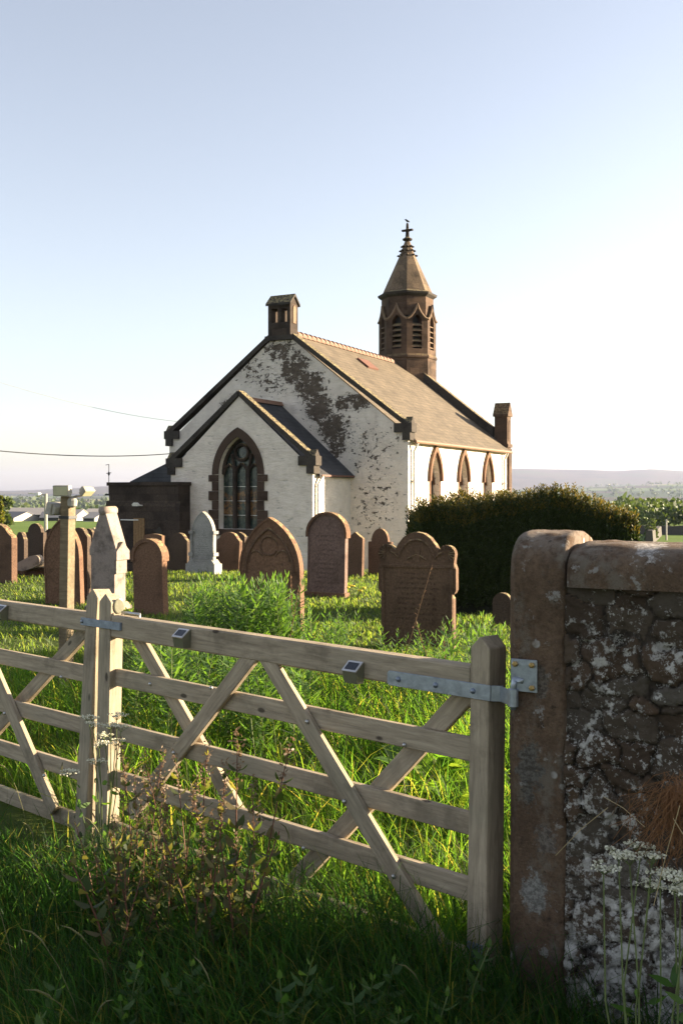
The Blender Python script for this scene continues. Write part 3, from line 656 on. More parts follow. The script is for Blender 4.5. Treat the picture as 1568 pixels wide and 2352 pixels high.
# ------------------------------------------------------------------ rough stone boundary wall with dressed end pillar
WA = R(28); WD = Vector((math.cos(WA), -math.sin(WA), 0)); WT = Vector((math.sin(WA), math.cos(WA), 0))
WP = Vector((.654, 3.75, 0))
def wroot(): return empty('boundary_wall', (WP.x, WP.y, 0), -WA)
wall = tag(wroot(), 'rubble stone boundary wall with rounded coping and dressed red end pillar', 'wall')
WTH = .46
def rubble():
    ls = np.concatenate([np.arange(.185, 1.05, .0075), np.linspace(1.06, 3.2, 60)]); zs = np.arange(-.42, 1.365, .0075)
    Lg, Zg = np.meshgrid(ls, zs, indexing='ij'); P = np.stack([Lg, Zg], -1).reshape(-1, 2)
    P = P+(np.stack([fbm(P*9, 1), fbm(P*9, 2)], -1)-.5)*.11+(np.stack([fbm(P*30, 11), fbm(P*30, 12)], -1)-.5)*.02
    S = []; z = -.45; r = np.random.default_rng(5)
    while z < 1.45:
        h = r.uniform(.055, .135); l = r.uniform(0, .1)
        while l < 3.4:
            w = r.uniform(.07, .24)
            S.append((l+w/2, z+h/2+r.uniform(-.02, .02), h, w)); l += w
        z += h
    S = np.array(S); d1 = np.full(len(P), 9.); d2 = d1.copy(); k1 = np.zeros(len(P), int)
    for k, (a, c, h, w) in enumerate(S):
        d = np.hypot((P[:, 0]-a)/(w/.17), (P[:, 1]-c)/(h/.13))
        m = d < d1; d2 = np.where(m, d1, np.minimum(d2, d)); k1 = np.where(m, k, k1); d1 = np.where(m, d, d1)
    gap = np.clip((d2-d1)/.024, 0, 1); gap = gap*gap*(3-2*gap)
    off = r.uniform(-.016, .016, len(S))[k1]; rnd = r.uniform(0, 1, len(S))[k1]
    dep = gap*(.018+off)+(fbm(P*13, 5, 5)-.5)*.034+(fbm(P*60, 6, 3)-.5)*.014-.012
    v = np.stack([Lg.ravel(), -dep, Zg.ravel()], -1)
    n = len(zs); i, j = np.meshgrid(np.arange(len(ls)-1), np.arange(n-1), indexing='ij')
    q = np.stack([i*n+j, (i+1)*n+j, (i+1)*n+j+1, i*n+j+1], -1).reshape(-1, 4)
    t = NT('rubble_stone', .95, .1)
    rr = t.attr('stone_tone'); gp = t.attr('joint')
    base = t.ramp(rr, [(0, (.055, .040, .029)), (.3, (.10, .067, .044)), (.5, (.085, .070, .053)), (.7, (.062, .044, .032)), (.85, (.11, .095, .077)), (1, (.075, .055, .039))])
    n1 = t.noise(9, 7, .7); c = t.mix(t.step(n1, .2, .55, .25, 1), tuple([.05, .036, .027]), base)
    c = t.mix(t.step(gp, .7, .15), c, t.ramp(t.noise(30, 4, .7), [(.3, (.022, .018, .014)), (.7, (.07, .055, .042))]))
    z = t.sep(t.co())[2]
    big = t.noise(2.3, 5, .6); lo = t.step(z, 1.1, -.1, 0, .09)
    li = t.step(t.math('ADD', t.math('ADD', t.math('MULTIPLY', t.noise(16, 7, .72), .75), t.math('MULTIPLY', big, .38)), lo), .622, .672)
    c = t.mix(t.math('MULTIPLY', li, .92), c, t.ramp(t.noise(40, 4, .7), [(.3, (.28, .26, .23)), (.7, (.60, .57, .52))]))
    blk = t.step(t.noise(6, 7, .72), .57, .65); c = t.mix(t.math('MULTIPLY', blk, .8), c, (.018, .016, .014))
    sp = t.math('MULTIPLY', t.step(t.noise(48, 4, .75), .56, .62), t.step(t.noise(3.4, 4, .65), .44, .58)); c = t.mix(t.math('MULTIPLY', sp, .85), c, (.50, .475, .43))
    t.bump(t.math('ADD', t.noise(55, 5, .75), t.math('MULTIPLY', li, .3)), .8, .015)
    o = mk_np('rubble_face', v, q, t.col(c), wall, True, {'stone_tone': rnd, 'joint': gap})
    core = MB().box(.20, 3.2, .045, WTH, -.5, 1.36); core.build('wall_core', M['sand_dk'], wall)
rubble()
def cope_profile(z0, z1, y0, y1, n=18, bulge=.5):
    out = []
    for k in range(n+1):
        a = math.pi*k/n; c, s = math.cos(a), math.sin(a)
        out.append(((y0+y1)/2-(y1-y0)/2*math.copysign(abs(c)**.72, c), z0+(z1-z0)*abs(s)**.62))
    return out
def sweep_rough(name, prof, l0, l1, nl, mat, amp, seed, cham=0.0, zbot=None, lfac=None):
    """profile (y,z) swept along the wall with worn, uneven faces; closed at both ends"""
    pr = []
    for (a, b_), (c, d) in zip(prof, prof[1:]):
        k = max(1, int(math.hypot(c-a, d-b_)/.02))
        pr += [(a+(c-a)*i/k, b_+(d-b_)*i/k) for i in range(k)]
    pr.append(prof[-1]); pr = np.array(pr); ls = np.linspace(l0, l1, nl); n = len(pr)
    V = np.stack([np.repeat(ls, n), np.tile(pr[:, 0], nl), np.tile(pr[:, 1], nl)], -1)
    cy = pr[:, 0].mean(); c = np.array([0, cy, pr[:, 1].mean()])
    e = np.minimum((V[:, 0]-l0), (l1-V[:, 0])); rd = np.clip(1-e/.02, 0, 1)**2*.012         # softened ends
    dirv = V-np.array([0, 0, 0]); dirv[:, 0] = 0; dirv[:, 1] -= cy; dirv[:, 2] -= np.maximum(pr[:, 1].min(), pr[:, 1].max()-.2); dirv[:, 2] = np.maximum(dirv[:, 2], 0)
    dirv /= np.linalg.norm(dirv, axis=1)[:, None]+1e-9
    V = V+dirv*((fbm(V*6, seed, 4)-.5)*amp*2+(fbm(V*28, seed+3, 3)-.5)*amp*.7-rd)[:, None]
    if cham:
        m = V[:, 0] < l0+cham*1.5; f_ = np.clip(1-(V[:, 0]-l0)/cham, 0, 1); V[:, 1] += np.where(V[:, 1] < cy, f_*cham*1.0, 0)
    i, j = np.meshgrid(np.arange(nl-1), np.arange(n-1), indexing='ij')
    q = np.stack([i*n+j, (i+1)*n+j, (i+1)*n+j+1, i*n+j+1], -1).reshape(-1, 4).tolist()
    q += [tuple(range(n)), tuple(range(nl*n-1, (nl-1)*n-1, -1))]
    o = mk(name, V, q, mat, wall, True); 
    return o
def pillar_mat():
    t = NT('dressed_red_sandstone', .92, .12)
    c = t.ramp(t.noise(3, 7, .7), [(.3, (.085, .054, .035)), (.55, (.175, .115, .074)), (.75, (.25, .17, .113))])
    c = t.mix(t.step(t.noise(45, 4, .7), .35, .7, .0, .5), c, (.05, .035, .026))
    n = t.noise(5.5, 8, .72, (1, 1, .7)); c = t.mix(t.step(n, .50, .62, 0, .8), c, (.19, .16, .125))
    zt = t.sep(t.co())[2]; c = t.mix(t.math('MULTIPLY', t.step(zt, 1.42, 1.53), t.step(t.noise(10, 7, .75), .40, .56, 0, .55)), c, (.30, .25, .205))
    n = t.noise(22, 6, .75); c = t.mix(t.step(n, .58, .68, 0, .7), c, (.035, .027, .022))
    n = t.noise(14, 7, .7); c = t.mix(t.step(n, .60, .66, 0, .85), c, (.33, .31, .28))
    for (a, y_, z_, rx, rz, cl) in ((.47, .10, 1.50, .055, .10, (.62, .57, .52)), (.055, 0, .66, .045, .12, (.16, .15, .13)), (.075, 0, .22, .05, .085, (.33, .32, .29)), (.10, 0, .98, .03, .09, (.19, .16, .13)), (.12, 0, .42, .04, .06, (.22, .19, .16))):   # big lichen patches
        s_ = t.n('ShaderNodeVectorMath', operation='SUBTRACT'); t.set(s_.inputs[0], t.co()); s_.inputs[1].default_value = (a, y_, z_)
        m_ = t.n('ShaderNodeVectorMath', operation='MULTIPLY'); t.set(m_.inputs[0], s_.outputs[0]); m_.inputs[1].default_value = (1/rx, 1/(rx*2.2), 1/rz)
        l_ = t.n('ShaderNodeVectorMath', operation='LENGTH'); t.set(l_.inputs[0], m_.outputs[0])
        q_ = t.math('ADD', l_.outputs[1], t.math('MULTIPLY', t.math('SUBTRACT', t.noise(20, 8, .8), .5), 4.0))
        c = t.mix(t.step(q_, 1.05, .75, 0, .85), c, t.mix(t.step(t.noise(60, 4, .75), .4, .6), tuple(x*.45 for x in cl), cl))
    v = t.vor(9); z = t.sep(t.co())[2]; c = t.mix(t.math('MULTIPLY', t.step(v, .16, .10), t.step(t.noise(3.1, 3, .6), .5, .6)), c, (.52, .50, .46))
    t.bump(t.math('ADD', t.noise(14, 8, .75), t.math('MULTIPLY', t.noise(70, 4, .75), .5)), 1.0, .025)
    return t.col(c)
M['pillar'] = pillar_mat()
pp = [(-.012, -.45), (-.012, 1.30)]+[(y, z) for y, z in cope_profile(1.33, 1.548, -.012, WTH+.03)]+[(WTH+.03, 1.30), (WTH+.03, -.45)]
sweep_rough('end_pillar', pp, -.036, .186, 26, M['pillar'], .011, 2, cham=.036)
l = .196; k = 0
for l1 in (.86, 1.6, 2.4, 3.2):
    sweep_rough('coping_stone', cope_profile(1.355, 1.513, -.035, WTH+.02), l, l1-.012, 30, M['pillar'], .009, 20+k); l = l1; k += 1
# ------------------------------------------------------------------ the double field gate
GA = R(41); GU = Vector((-math.cos(GA), math.sin(GA), 0)); GF = Vector((-math.sin(GA), -math.cos(GA), 0))
GAR = Vector(((1118-CX)/F*3.8, 3.8, 0))
ZP = .5
def leaf_root(name, origin, tilt, lab):
    o = empty(name, (0, 0, 0)); o.matrix_world = Matrix.Translation(origin+Vector((0, 0, ZP))) @ Matrix.Rotation(math.atan2(GU.y, GU.x), 4, 'Z') @ Matrix.Rotation(tilt, 4, 'X')
    return tag(o, lab, 'gate')
G0 = GAR-GF*.04
gr = leaf_root('field_gate', G0, R(1.4), 'wide weathered timber field gate leaf hinged on the stone pillar')
def pick(mw, x, y):                                       # pixel -> (along, up) on the leaf's rail plane
    inv = mw.inverted(); o = inv @ Vector((0, 0, EYE)); e = inv @ px(x, y, 5.0)
    d = e-o; t = -o.y/d.y; p = o+d*t; return p.x, p.z
MWR = gr.matrix_world.copy()
def beam(name, a, c, w, y0, y1, parent, mat=None, bev=.004, ends=None):
    """plank from a to c (along, up) of face width w, between y0 and y1; local x runs along the grain"""
    a = Vector((a[0], 0, a[1])); c = Vector((c[0], 0, c[1])); u = (c-a).normalized(); v = Vector((0, 1, 0)); n = u.cross(v)
    L = (c-a).length
    b = MB(); b.box(-L/2, L/2, y0, y1, -w/2, w/2)
    o = b.build(name, mat or M['wood'], parent, bevel=bev)
    m = Matrix((u, v, n)).transposed().to_4x4(); m.translation = (a+c)/2; o.matrix_local = m
    return o
def stile(parent, x0, x1, y0, y1, z0, z1, cap=.045, name='stile'):
    cx_, cz = (x0+x1)/2, (z0+z1)/2; b = MB()
    ln = (z1-z0)/2; w = (x1-x0)/2; ym = (y0+y1)/2
    # local x is up (grain), so the grain runs vertically
    b.add([(-ln, y0, -w), (-ln, y1, -w), (-ln, y1, w), (-ln, y0, w), (ln-cap, y0, -w), (ln-cap, y1, -w), (ln-cap, y1, w), (ln-cap, y0, w), (ln, y0, 0), (ln, y1, 0)],
          [(0, 1, 2, 3), (0, 4, 5, 1), (2, 6, 7, 3), (1, 5, 9, 6, 2), (3, 7, 8, 4, 0), (4, 8, 9, 5), (7, 6, 9, 8)])
    o = b.build(name, M['wood_post'] if name == 'post' else M['wood'], parent, bevel=.004)
    m = Matrix(((0, 0, -1), (0, 1, 0), (1, 0, 0))).to_4x4(); m.translation = (cx_, 0, cz); o.matrix_local = m
    return o
def bolt(parent, x, z, y, name='bolt', r=.011, mat='bolt'):
    b = MB(); b.lathe([(r, 0), (r*.95, .004), (r*.6, .009), (.002, .011)], 8); o = b.build(name, M[mat], parent, True)
    o.matrix_local = Matrix.Translation((x, y, z)) @ Matrix.Rotation(R(-90), 4, 'X'); return o
def solar_light(parent, x, z, w=.088):
    b = MB(); hw = w/2                                    # wedge: sloping solar panel above, lens in front
    b.prism([(0, -.055), (.052, -.055), (.066, .005), (.012, .048), (0, .048)], (x-hw, .002, z), (0, 1, 0), (0, 0, 1), (w, 0, 0))
    o = b.build('solar_light', M['lens'], parent); o.matrix_local = Matrix.Translation((x*.17, .0, z*.17)) @ Matrix.Scale(.83, 4)
    def sl(f, g, up): y = .066+(.012-.066)*f; zz = .005+(.048-.005)*f; n = Vector((0, .043, .054)).normalized(); return Vector((x-hw*g, .002+y, z+zz))+n*up
    b = MB()
    p = [sl(-.04, 1.08, .001), sl(-.04, -1.08, .001), sl(1.03, -1.08, .001), sl(1.03, 1.08, .001)]; p2 = [q+Vector((0, .0038, .0048)) for q in p]
    b.add(p+p2, [(4, 5, 6, 7), (0, 1, 5, 4), (1, 2, 6, 5), (2, 3, 7, 6), (3, 0, 4, 7), (3, 2, 1, 0)]); b.build('panel_frame', M['alu'], o)
    b = MB(); b.add([sl(.16, .80, .009), sl(.16, -.80, .009), sl(.84, -.80, .009), sl(.84, .80, .009)], [(0, 1, 2, 3)]); b.build('solar_cell', M['cell'], o)
    return o
zz = lambda z: z-ZP
# right leaf
XS = pick(MWR, 263, 1600)[0]                              # front-right arris of the meeting stile
HS = .085                                                 # hinge stile face
stile(gr, 0, HS, -.085, .04, zz(-.24), zz(1.145))
stile(gr, XS, XS+.105, -.05, .036, zz(-.30), zz(1.15))
RZ = [1.025, .74, .45, .195, -.08]; WR_ = [.118, .092, .088, .088, .088]
for k, (z, w) in enumerate(zip(RZ, WR_)):
    zc = z-w/2
    if k == 0: beam('top_rail', (HS, zz(zc)), (XS, zz(zc+.012)), w, -.045, .034, gr, bev=.008)
    else: beam('rail', (HS, zz(zc)), (XS, zz(zc+.006)), w, -.034, -.002, gr)
def brace(p, q, y0, y1, w=.082, parent=gr, mw=MWR):
    return beam('brace', pick(mw, *p), pick(mw, *q), w, y0, y1, parent)
brace((298, 1462), (545, 1900), -.070, -.036); brace((592, 1496), (306, 1868), .0, .030)
brace((612, 1498), (1016, 2172), .0, .030); brace((1085, 1565), (640, 2052), -.070, -.036)
for x, y, yy in ((550, 1521+0, -.002), (717, 1655, .032), (928, 1711, -.002), (802, 1837, .032), (697, 1948, -.002), (915, 2008, .032), (497, 1578, .032), (411, 1726, .032), (345, 1571, -.002)):
    a, c = pick(MWR, x, y); bolt(gr, a, c, yy)
for x, y in ((440, 1463), (833, 1540)):
    a, c = pick(MWR, x, y); solar_light(gr, a, c).location.y = .034
# hinge: strap with three bolts and a knuckle, hung on a hook plate
b = MB(); a0, c0 = pick(MWR, 905, 1553); a1, c1 = pick(MWR, 1112, 1585); zs_ = (c0+c1)/2
a0 += .0; st = [(a0, zs_-.021), (a0, zs_+.021), (a0-.01, zs_+.030), (-.012, zs_+.030), (-.012, zs_-.030), (a0-.01, zs_-.030)]
b.prism(st, (0, .0415, 0), (1, 0, 0), (0, 0, 1), (0, .007, 0))
b.prism([(0, -.030), (0, .030), (.045, .030), (.045, -.030)], (-.012, .0415, zs_), (-.80, -.60, 0), (0, 0, 1), (-.004, .006, 0))
kk = MWR.inverted() @ px(1178, 1588, 3.72); kx, ky = kk.x, kk.y
b.lathe([(.017, zs_-.034), (.019, zs_-.034), (.019, zs_+.032), (.010, zs_+.032)], 14, (kx, ky)); b.tube([(-.040, .024, zs_-.0), ((kx-.04)/2, (ky+.024)/2+.006, zs_), (kx, ky+.012, zs_)], [.004]*3, 4) if False else b.prism([(0, -.029), (1, -.029), (1, .029), (0, .029)], (-.044, .020, zs_), (kx+.044, ky-.006, 0), (0, 0, 1), (.002, .007, 0))
hs = b.build('hinge_strap', M['galv'], gr, bevel=.0015)
for x, y in ((931, 1555), (1016, 1567), (1101, 1582)):
    a, c = pick(MWR, x, y); o = bolt(hs, a, zs_, .0485, 'bolt', .012, 'galv_dk')
kw = MWR @ Vector((kx, ky, zs_))
wl_inv = (Matrix.Translation((WP.x, WP.y, 0)) @ Matrix.Rotation(-WA, 4, 'Z')).inverted()
kl = wl_inv @ kw
b = MB(); pz = 1.018
b.box(-.012, .088, -.030, -.022, pz-.058, pz+.062)
hp = b.build('hinge_plate', M['galv'], wall, bevel=.0015)
b = MB(); b.tube([kl+Vector((0, 0, -.045)), kl+Vector((0, 0, .045)), kl+Vector((.004, .002, .062)), Vector((kl.x*.6, kl.y*.8, kl.z+.070)), Vector((.035, -.026, kl.z+.062))], .0115, 10); b.build('hinge_pin', M['galv'], hp, True)
for l_, z_ in ((.006, pz+.044), (.070, pz+.044), (.070, pz-.040)):
    b = MB(); b.lathe([(.011, 0), (.011, .010), (.006, .013)], 6); o = b.build('anchor_bolt', M['brass'], hp); o.matrix_local = Matrix.Translation((l_, -.030, z_)) @ Matrix.Rotation(R(90), 4, 'X')
b = MB(); b.box(.01, .075, .041, .052, zz(-.27), zz(-.02)); b.build('lower_hinge_strap', M['galv_dk'], gr)
# round plaque on the meeting stile's end, handle loop on the top rail
b = MB(); b.lathe([(.042, 0), (.042, .004), (.036, .006)], 24); o = b.build('plaque', M['lens'], gr)
o.matrix_local = Matrix.Translation((XS-.001, -.016, zz(1.083))) @ Matrix.Scale(.8, 4, (0, 1, 0)) @ Matrix.Rotation(R(-90), 4, 'Y')
b = MB(); hx = XS-.03; b.tube([(hx, -.02, zz(1.0)), (hx, -.02, zz(1.052)), (hx-.15, -.02, zz(1.052)), (hx-.15, -.02, zz(1.02))], .008, 8); b.build('handle', M['bolt'], gr, True)
# left leaf
XL = XS+.150
gl = leaf_root('field_gate', GAR-GF*.04+GU*XL+GF*.0, R(3.6), 'weathered timber field gate leaf at the left edge, standing slightly ajar')
MWL = gl.matrix_world.copy(); W2 = 2.45
stile(gl, .0, .10, -.075, .04, zz(-.26), zz(1.165)); stile(gl, W2-.085, W2, -.06, .04, zz(-.26), zz(1.12))
for k, (z, w) in enumerate(zip((1.035, .73, .44, .18, -.09), WR_)):
    if k == 0: beam('top_rail', (.085, zz(z-w/2)), (W2-.085, zz(z-w/2)), w*.93, -.045, .034, gl, bev=.008)
    else: beam('rail', (.085, zz(z-w/2)), (W2-.085, zz(z-w/2)), w, -.034, -.002, gl)
brace((182, 1448), (-60, 1716), -.070, -.036, .085, gl, MWL); brace((-28, 1490), (132, 1862), .0, .032, .085, gl, MWL)
beam('brace', (1.25, zz(.98)), (1.95, zz(-.12)), .085, .0, .032, gl); beam('brace', (2.3, zz(.98)), (1.3, zz(-.12)), .085, -.07, -.036, gl)
for x, y in ((153, 1554), (23, 1637), (114, 1831-52)):
    a, c = pick(MWL, x, y); bolt(gl, a, c, .032)
a, c = pick(MWL, 24, 1406); solar_light(gl, a, c).location.y = .034
# galvanised loop latch over both stiles, fixed to the wide leaf
b = MB(); z_ = zz(.985); b.box(XS-.10, XS+.255, .042, .049, z_-.021, z_+.021); b.box(XS-.10, XS-.093, -.09, .042, z_-.021, z_+.021); lt = b.build('loop_latch', M['galv_dk'], gr, bevel=.0015)
bolt(lt, XS+.24, z_, .049, 'bolt', .010, 'galv')

# ------------------------------------------------------------------ timber floodlight post
pb = px(150, 1565, 9.8); gz = G(pb.x, pb.y); lp = tag(empty('floodlight_post', (pb.x, pb.y, gz), R(-27)), 'square timber post carrying three small floodlights, behind the gate', 'floodlight post')
S_ = 9.8/F; hgt = EYE+(HY-1140)*S_-gz
lean = empty  # post leans slightly
b = MB(); w = .052; b.add([(-w, -w, -.3), (w, -w, -.3), (w, w, -.3), (-w, w, -.3), (-w+.04, -w, hgt), (w+.04, -w, hgt), (w+.04, w, hgt), (-w+.04, w, hgt)], [(3, 2, 1, 0), (4, 5, 6, 7), (0, 1, 5, 4), (1, 2, 6, 5), (2, 3, 7, 6), (3, 0, 4, 7)])
b.build('post', M['wood_post'], lp, bevel=.004)
b = MB(); zb = EYE+(HY-1212+0)*S_-gz; zb = EYE+(HY-1188)*S_-gz; b.box(-w+.025, w+.05, -w-.008, w+.008, zb-.014, zb+.014); b.build('strap', M['black'], lp)
def flood(loc, rz, rx, sc=1.0):
    b = MB(); b.box(-.085, .085, -.03, .03, -.052, .052); b.prism([(-.052, .03), (.052, .03), (.03, .065), (-.03, .065)], (-.07, 0, 0), (0, 0, 1), (0, 1, 0), (.14, 0, 0))
    o = b.build('floodlight', M['lamp_grey'], lp, bevel=.004); o.matrix_local = Matrix.Translation(loc) @ Matrix.Rotation(rz, 4, 'Z') @ Matrix.Rotation(rx, 4, 'X') @ Matrix.Scale(sc, 4)
    b = MB(); b.box(-.074, .074, -.034, -.0301, -.042, .042); b.build('lamp_glass', M['lamp_glass'], o)
    return o
flood((.055, -.10, hgt+.055), R(12), R(4)); flood((.235, .05, hgt+.045), R(85), R(48), .8); flood((-.10, -.02, hgt-.12), R(-95), R(-15), 1.15)
b = MB(); b.tube([(.04, 0, hgt-.02), (.13, .02, hgt+.0), (.19, .04, hgt+.01)], .012, 6); b.lathe([(.02, hgt-.11), (.045, hgt-.09), (.05, hgt-.04), (.03, hgt-.01)], 12, (.12, -.03)); b.build('sensor', M['lamp_grey'], lp)
# ------------------------------------------------------------------ headstones
def arc(cx, cz, r, a0, a1, n=8): return [(cx+r*math.cos(R(a0+(a1-a0)*i/n)), cz+r*math.sin(R(a0+(a1-a0)*i/n))) for i in range(n+1)]
def o_round(w, h): r = w/2; return [(-r, 0), (-r, h-r)]+arc(0, h-r, r, 180, 0, 16)[1:-1]+[(r, h-r), (r, 0)]
def o_seg(w, h, rise): return [(-w/2, 0)]+arch_seg(w, h, rise)+[(w/2, 0)]
def arch_seg(w, h, rise): return [(-w/2+w*i/14, h-rise+rise*math.sin(math.pi*i/14)**.8) for i in range(15)]
def o_gothic(w, h, sp): return [(-w/2, 0)]+arch(0, w/2, sp, h, 10)+[(w/2, 0)]
def o_ogee(w, h, sh): # round head with swept shoulders
    L = [(-w/2, 0), (-w/2, h-sh*.95), (-w*.47, h-sh*.82), (-w*.38, h-sh*.62), (-w*.32, h-sh*.36), (-w*.22, h-sh*.12), (-w*.1, h-sh*.02)]
    return L+[(0, h)]+[(-x, z) for x, z in reversed(L)]
def o_shoulder(w, h, sh, hw):
    L = [(-w/2, 0), (-w/2, h-sh)]+[(-hw, h-sh)]+arc(0, h-sh+.0, hw, 180, 90, 7)[1:-1]
    L = [(x, min(z, h)) for x, z in L]; top = h-sh+hw
    L = [(x, z if z <= h-sh else h-sh+(z-(h-sh))*sh/hw) for x, z in L]
    return L+[(0, h)]+[(-x, z) for x, z in reversed(L)]
def o_gable(w, h, sl): return [(-w/2, 0), (-w/2, h-sl), (0, h), (w/2, h-sl), (w/2, 0)]
def o_ornate(w, h):
    k = w/.98
    L = [(-.455, 0), (-.455, .70), (-.43, .735), (-.47, .76), (-.49, .80), (-.49, 1.04), (-.465, 1.10)]+[(x, z) for x, z in arc(-.375, 1.205, .105, 200, 60, 9)]+[(-.27, 1.25), (-.24, 1.31), (-.17, 1.395), (-.09, 1.445)]
    L = [(x*k, z*h/1.46) for x, z in L]
    return L+[(0, h)]+[(-x, z) for x, z in reversed(L)]
def inset(poly, d):
    n = len(poly); out = []
    for i in range(n):
        a, p, c = Vector(poly[i-1]), Vector(poly[i]), Vector(poly[(i+1) % n])
        u = (p-a); v = (c-p)
        if u.length < 1e-6: u = v
        if v.length < 1e-6: v = u
        u.normalize(); v.normalize(); n1 = Vector((u.y, -u.x)); n2 = Vector((v.y, -v.x)); b = n1+n2
        b = b/max(.3, b.length_squared)*2 if b.length > 1e-6 else n1
        out.append((p.x+b.x*d*.5*1.0*1, p.y+b.y*d*.5) if False else (p.x+b.x*d*.5, p.y+b.y*d*.5))
    return out
HEAD = 'headstones in the churchyard'
def stone(name, x0, x1, ytop, d, outline, mat, lab, th=.11, rz=-25, tilt=0, roll=0, panel=.05, ybase=None, bord=None, sink=.12):
    """headstone whose front spans pixels x0..x1 at distance d and rises to pixel row ytop"""
    xc = (x0+x1)/2; p = px(xc, 0, d); gz = G(p.x, p.y)
    h = EYE+(HY-ytop)/F*d-gz; vd = (xc-CX)/F
    w = (x1-x0)/F*d/abs(math.cos(R(rz))-math.sin(R(rz))*vd)
    r = tag(empty(name, (p.x, p.y, gz-sink), 0), lab, 'headstone', HEAD); r.rotation_euler = (R(tilt), R(roll), R(rz))
    ol = outline(w, h+sink); b = MB()
    if panel:
        inn = inset(ol, panel); inn = [(x, max(z, .02)) for x, z in inn]; n = len(ol); dp = .014
        b.add([(x, 0, z) for x, z in ol]+[(x, 0, z) for x, z in inn]+[(x, dp, z) for x, z in inn]+[(x, th, z) for x, z in ol],
              [(i, (i+1) % n, n+(i+1) % n, n+i) for i in range(n)]+[(n+i, n+(i+1) % n, 2*n+(i+1) % n, 2*n+i) for i in range(n)]
              + [tuple(range(2*n, 3*n)), tuple(range(4*n-1, 3*n-1, -1))]+[(3*n+i, 3*n+(i+1) % n, (i+1) % n, i) for i in range(n)])
    else: b.prism(ol, (0, 0, 0), (1, 0, 0), (0, 0, 1), (0, th, 0))
    b.build('slab', mat, r, bevel=.0)
    return r, w, h+sink, ol
def moulding(r, path, rad, mat, y=-.002, closed=False):
    b = MB(); b.tube([(x, y, z) for x, z in path], rad, 6, closed); return b.build('moulding', mat, r)
# foreground stones
r, w, h, ol = stone('headstone', 868, 1046, 1222, 12.2, o_ornate, M['red_txt'], 'large carved headstone with shell scrolls at both shoulders, right of centre', .13, -20, 1, 0, 0)
moulding(r, [(x*.86, z*1.0-.09) for x, z in ol if z > 1.1][8:-8], .018, M['red_txt'])
b = MB()
for s in (-1, 1):                                          # fluted shells on the shoulders
    for a in range(60, 250, 22):
        aa = R(a) if s < 0 else R(180-a); b.tube([(s*.375+.02*math.cos(aa), -.006, h-.255+.02*math.sin(aa)), (s*.375+.105*math.cos(aa), -.004, h-.255+.105*math.sin(aa))], [.006, .017], 6)
    b.tube([(s*.43, -.004, .15), (s*.43, -.004, h-.44)], .022, 8)
b.box(-.47, .47, -.02, .0, h-.43, h-.40); b.box(-.04, .04, -.014, 0, h-.36, h-.18); b.tube([(-.12, -.004, h-.33), (0, -.004, h-.27), (.12, -.004, h-.33)], .014, 6)
b.build('carved_border', M['red_txt'], r)
r, w, h, ol = stone('headstone', 550, 690, 1188, 13.9, lambda w, h: o_gothic(w, h, h*.55), M['red1'], 'tall pointed-arch red headstone with carved trefoil tracery behind the willowherb', .13, -22, 0, -1, .055)
hw = w/2-.10; sp = h*.55
moulding(r, arch(0, hw, sp-.02, h-.16, 10)[::1], .020, M['red2'], .008)
moulding(r, arc(.0, h-.40, .13, 0, 330, 16), .016, M['red2'], .012); moulding(r, arc(-hw*.55, h-.58, .11, 20, 200, 10), .015, M['red2'], .012); moulding(r, arc(hw*.55, h-.58, .11, 160, -20, 10), .015, M['red2'], .012)
r, w, h, ol = stone('headstone', 704, 790, 1180, 18.3, lambda w, h: o_round(w, h), M['purple'], 'round-topped purplish headstone with a heavy hood, in front of the chancel corner', .13, -24, 0, 1, .05)
b = MB(); o1 = arc(0, h-w/2, w/2+.035, 188, -8, 16); i1 = arc(0, h-w/2, w/2-.01, -8, 188, 16); b.prism(o1+i1, (0, -.03, 0), (1, 0, 0), (0, 0, 1), (0, .19, 0)); b.build('hood', M['red1'], r)
b = MB(); b.box(-w/2-.03, w/2+.03, -.05, .17, 0, .20); b.build('plinth', M['red1'], r)
r, w, h, ol = stone('headstone', 309, 376, 1241, 15.4, lambda w, h: o_round(w, h), M['red1'], 'small round-topped red headstone with lit edge beside the pale granite stone', .14, -24, 0, -2, 0)
b = MB(); o1 = arc(0, h-w/2, w/2+.025, 192, -12, 14); i1 = arc(0, h-w/2, w/2-.03, -12, 192, 14); b.prism(o1+i1, (0, -.025, 0), (1, 0, 0), (0, 0, 1), (0, .19, 0)); b.build('hood', M['red1'], r)
# pale granite monument with a gabled, rolled top
p = px(247, 0, 16.2); gz = G(p.x, p.y); r = tag(empty('headstone', (p.x, p.y, gz-.1), R(-25)), 'tall pale granite headstone with steep gabled top and rolled ridge', 'headstone', HEAD)
hh = EYE+(HY-1165)/F*16.2-gz+.1; hs_ = EYE+(HY-1262)/F*16.2-gz+.1; w = .235; D0, D1 = -.12, .17
b = MB(); b.prism([(-w, .22), (-w, hs_-.10), (-w-.03, hs_-.09), (-w-.035, hs_), (-.065, hh-.10), (.065, hh-.10), (w+.035, hs_), (w+.03, hs_-.09), (w, hs_-.10), (w, .22)], (0, D0, 0), (1, 0, 0), (0, 0, 1), (0, D1-D0, 0)); b.build('slab', M['granite'], r, bevel=.006)
b = MB(); b.tube([(0, D0-.015, hh-.055), (0, D1+.015, hh-.055)], .072, 14); b.build('ridge_roll', M['granite'], r, True)
b = MB(); b.prism([(D0-.02, hs_-.16), (D1+.02, hs_-.16), (D1+.02, hs_-.02), ((D0+D1)/2, hs_+.13), (D0-.02, hs_-.02)], (w+.001, 0, 0), (0, 1, 0), (0, 0, 1), (.06, 0, 0)); b.box(w+.001, w+.03, D0+.01, D1-.01, hs_-.38, hs_-.17); b.build('shoulder', M['granite'], r)
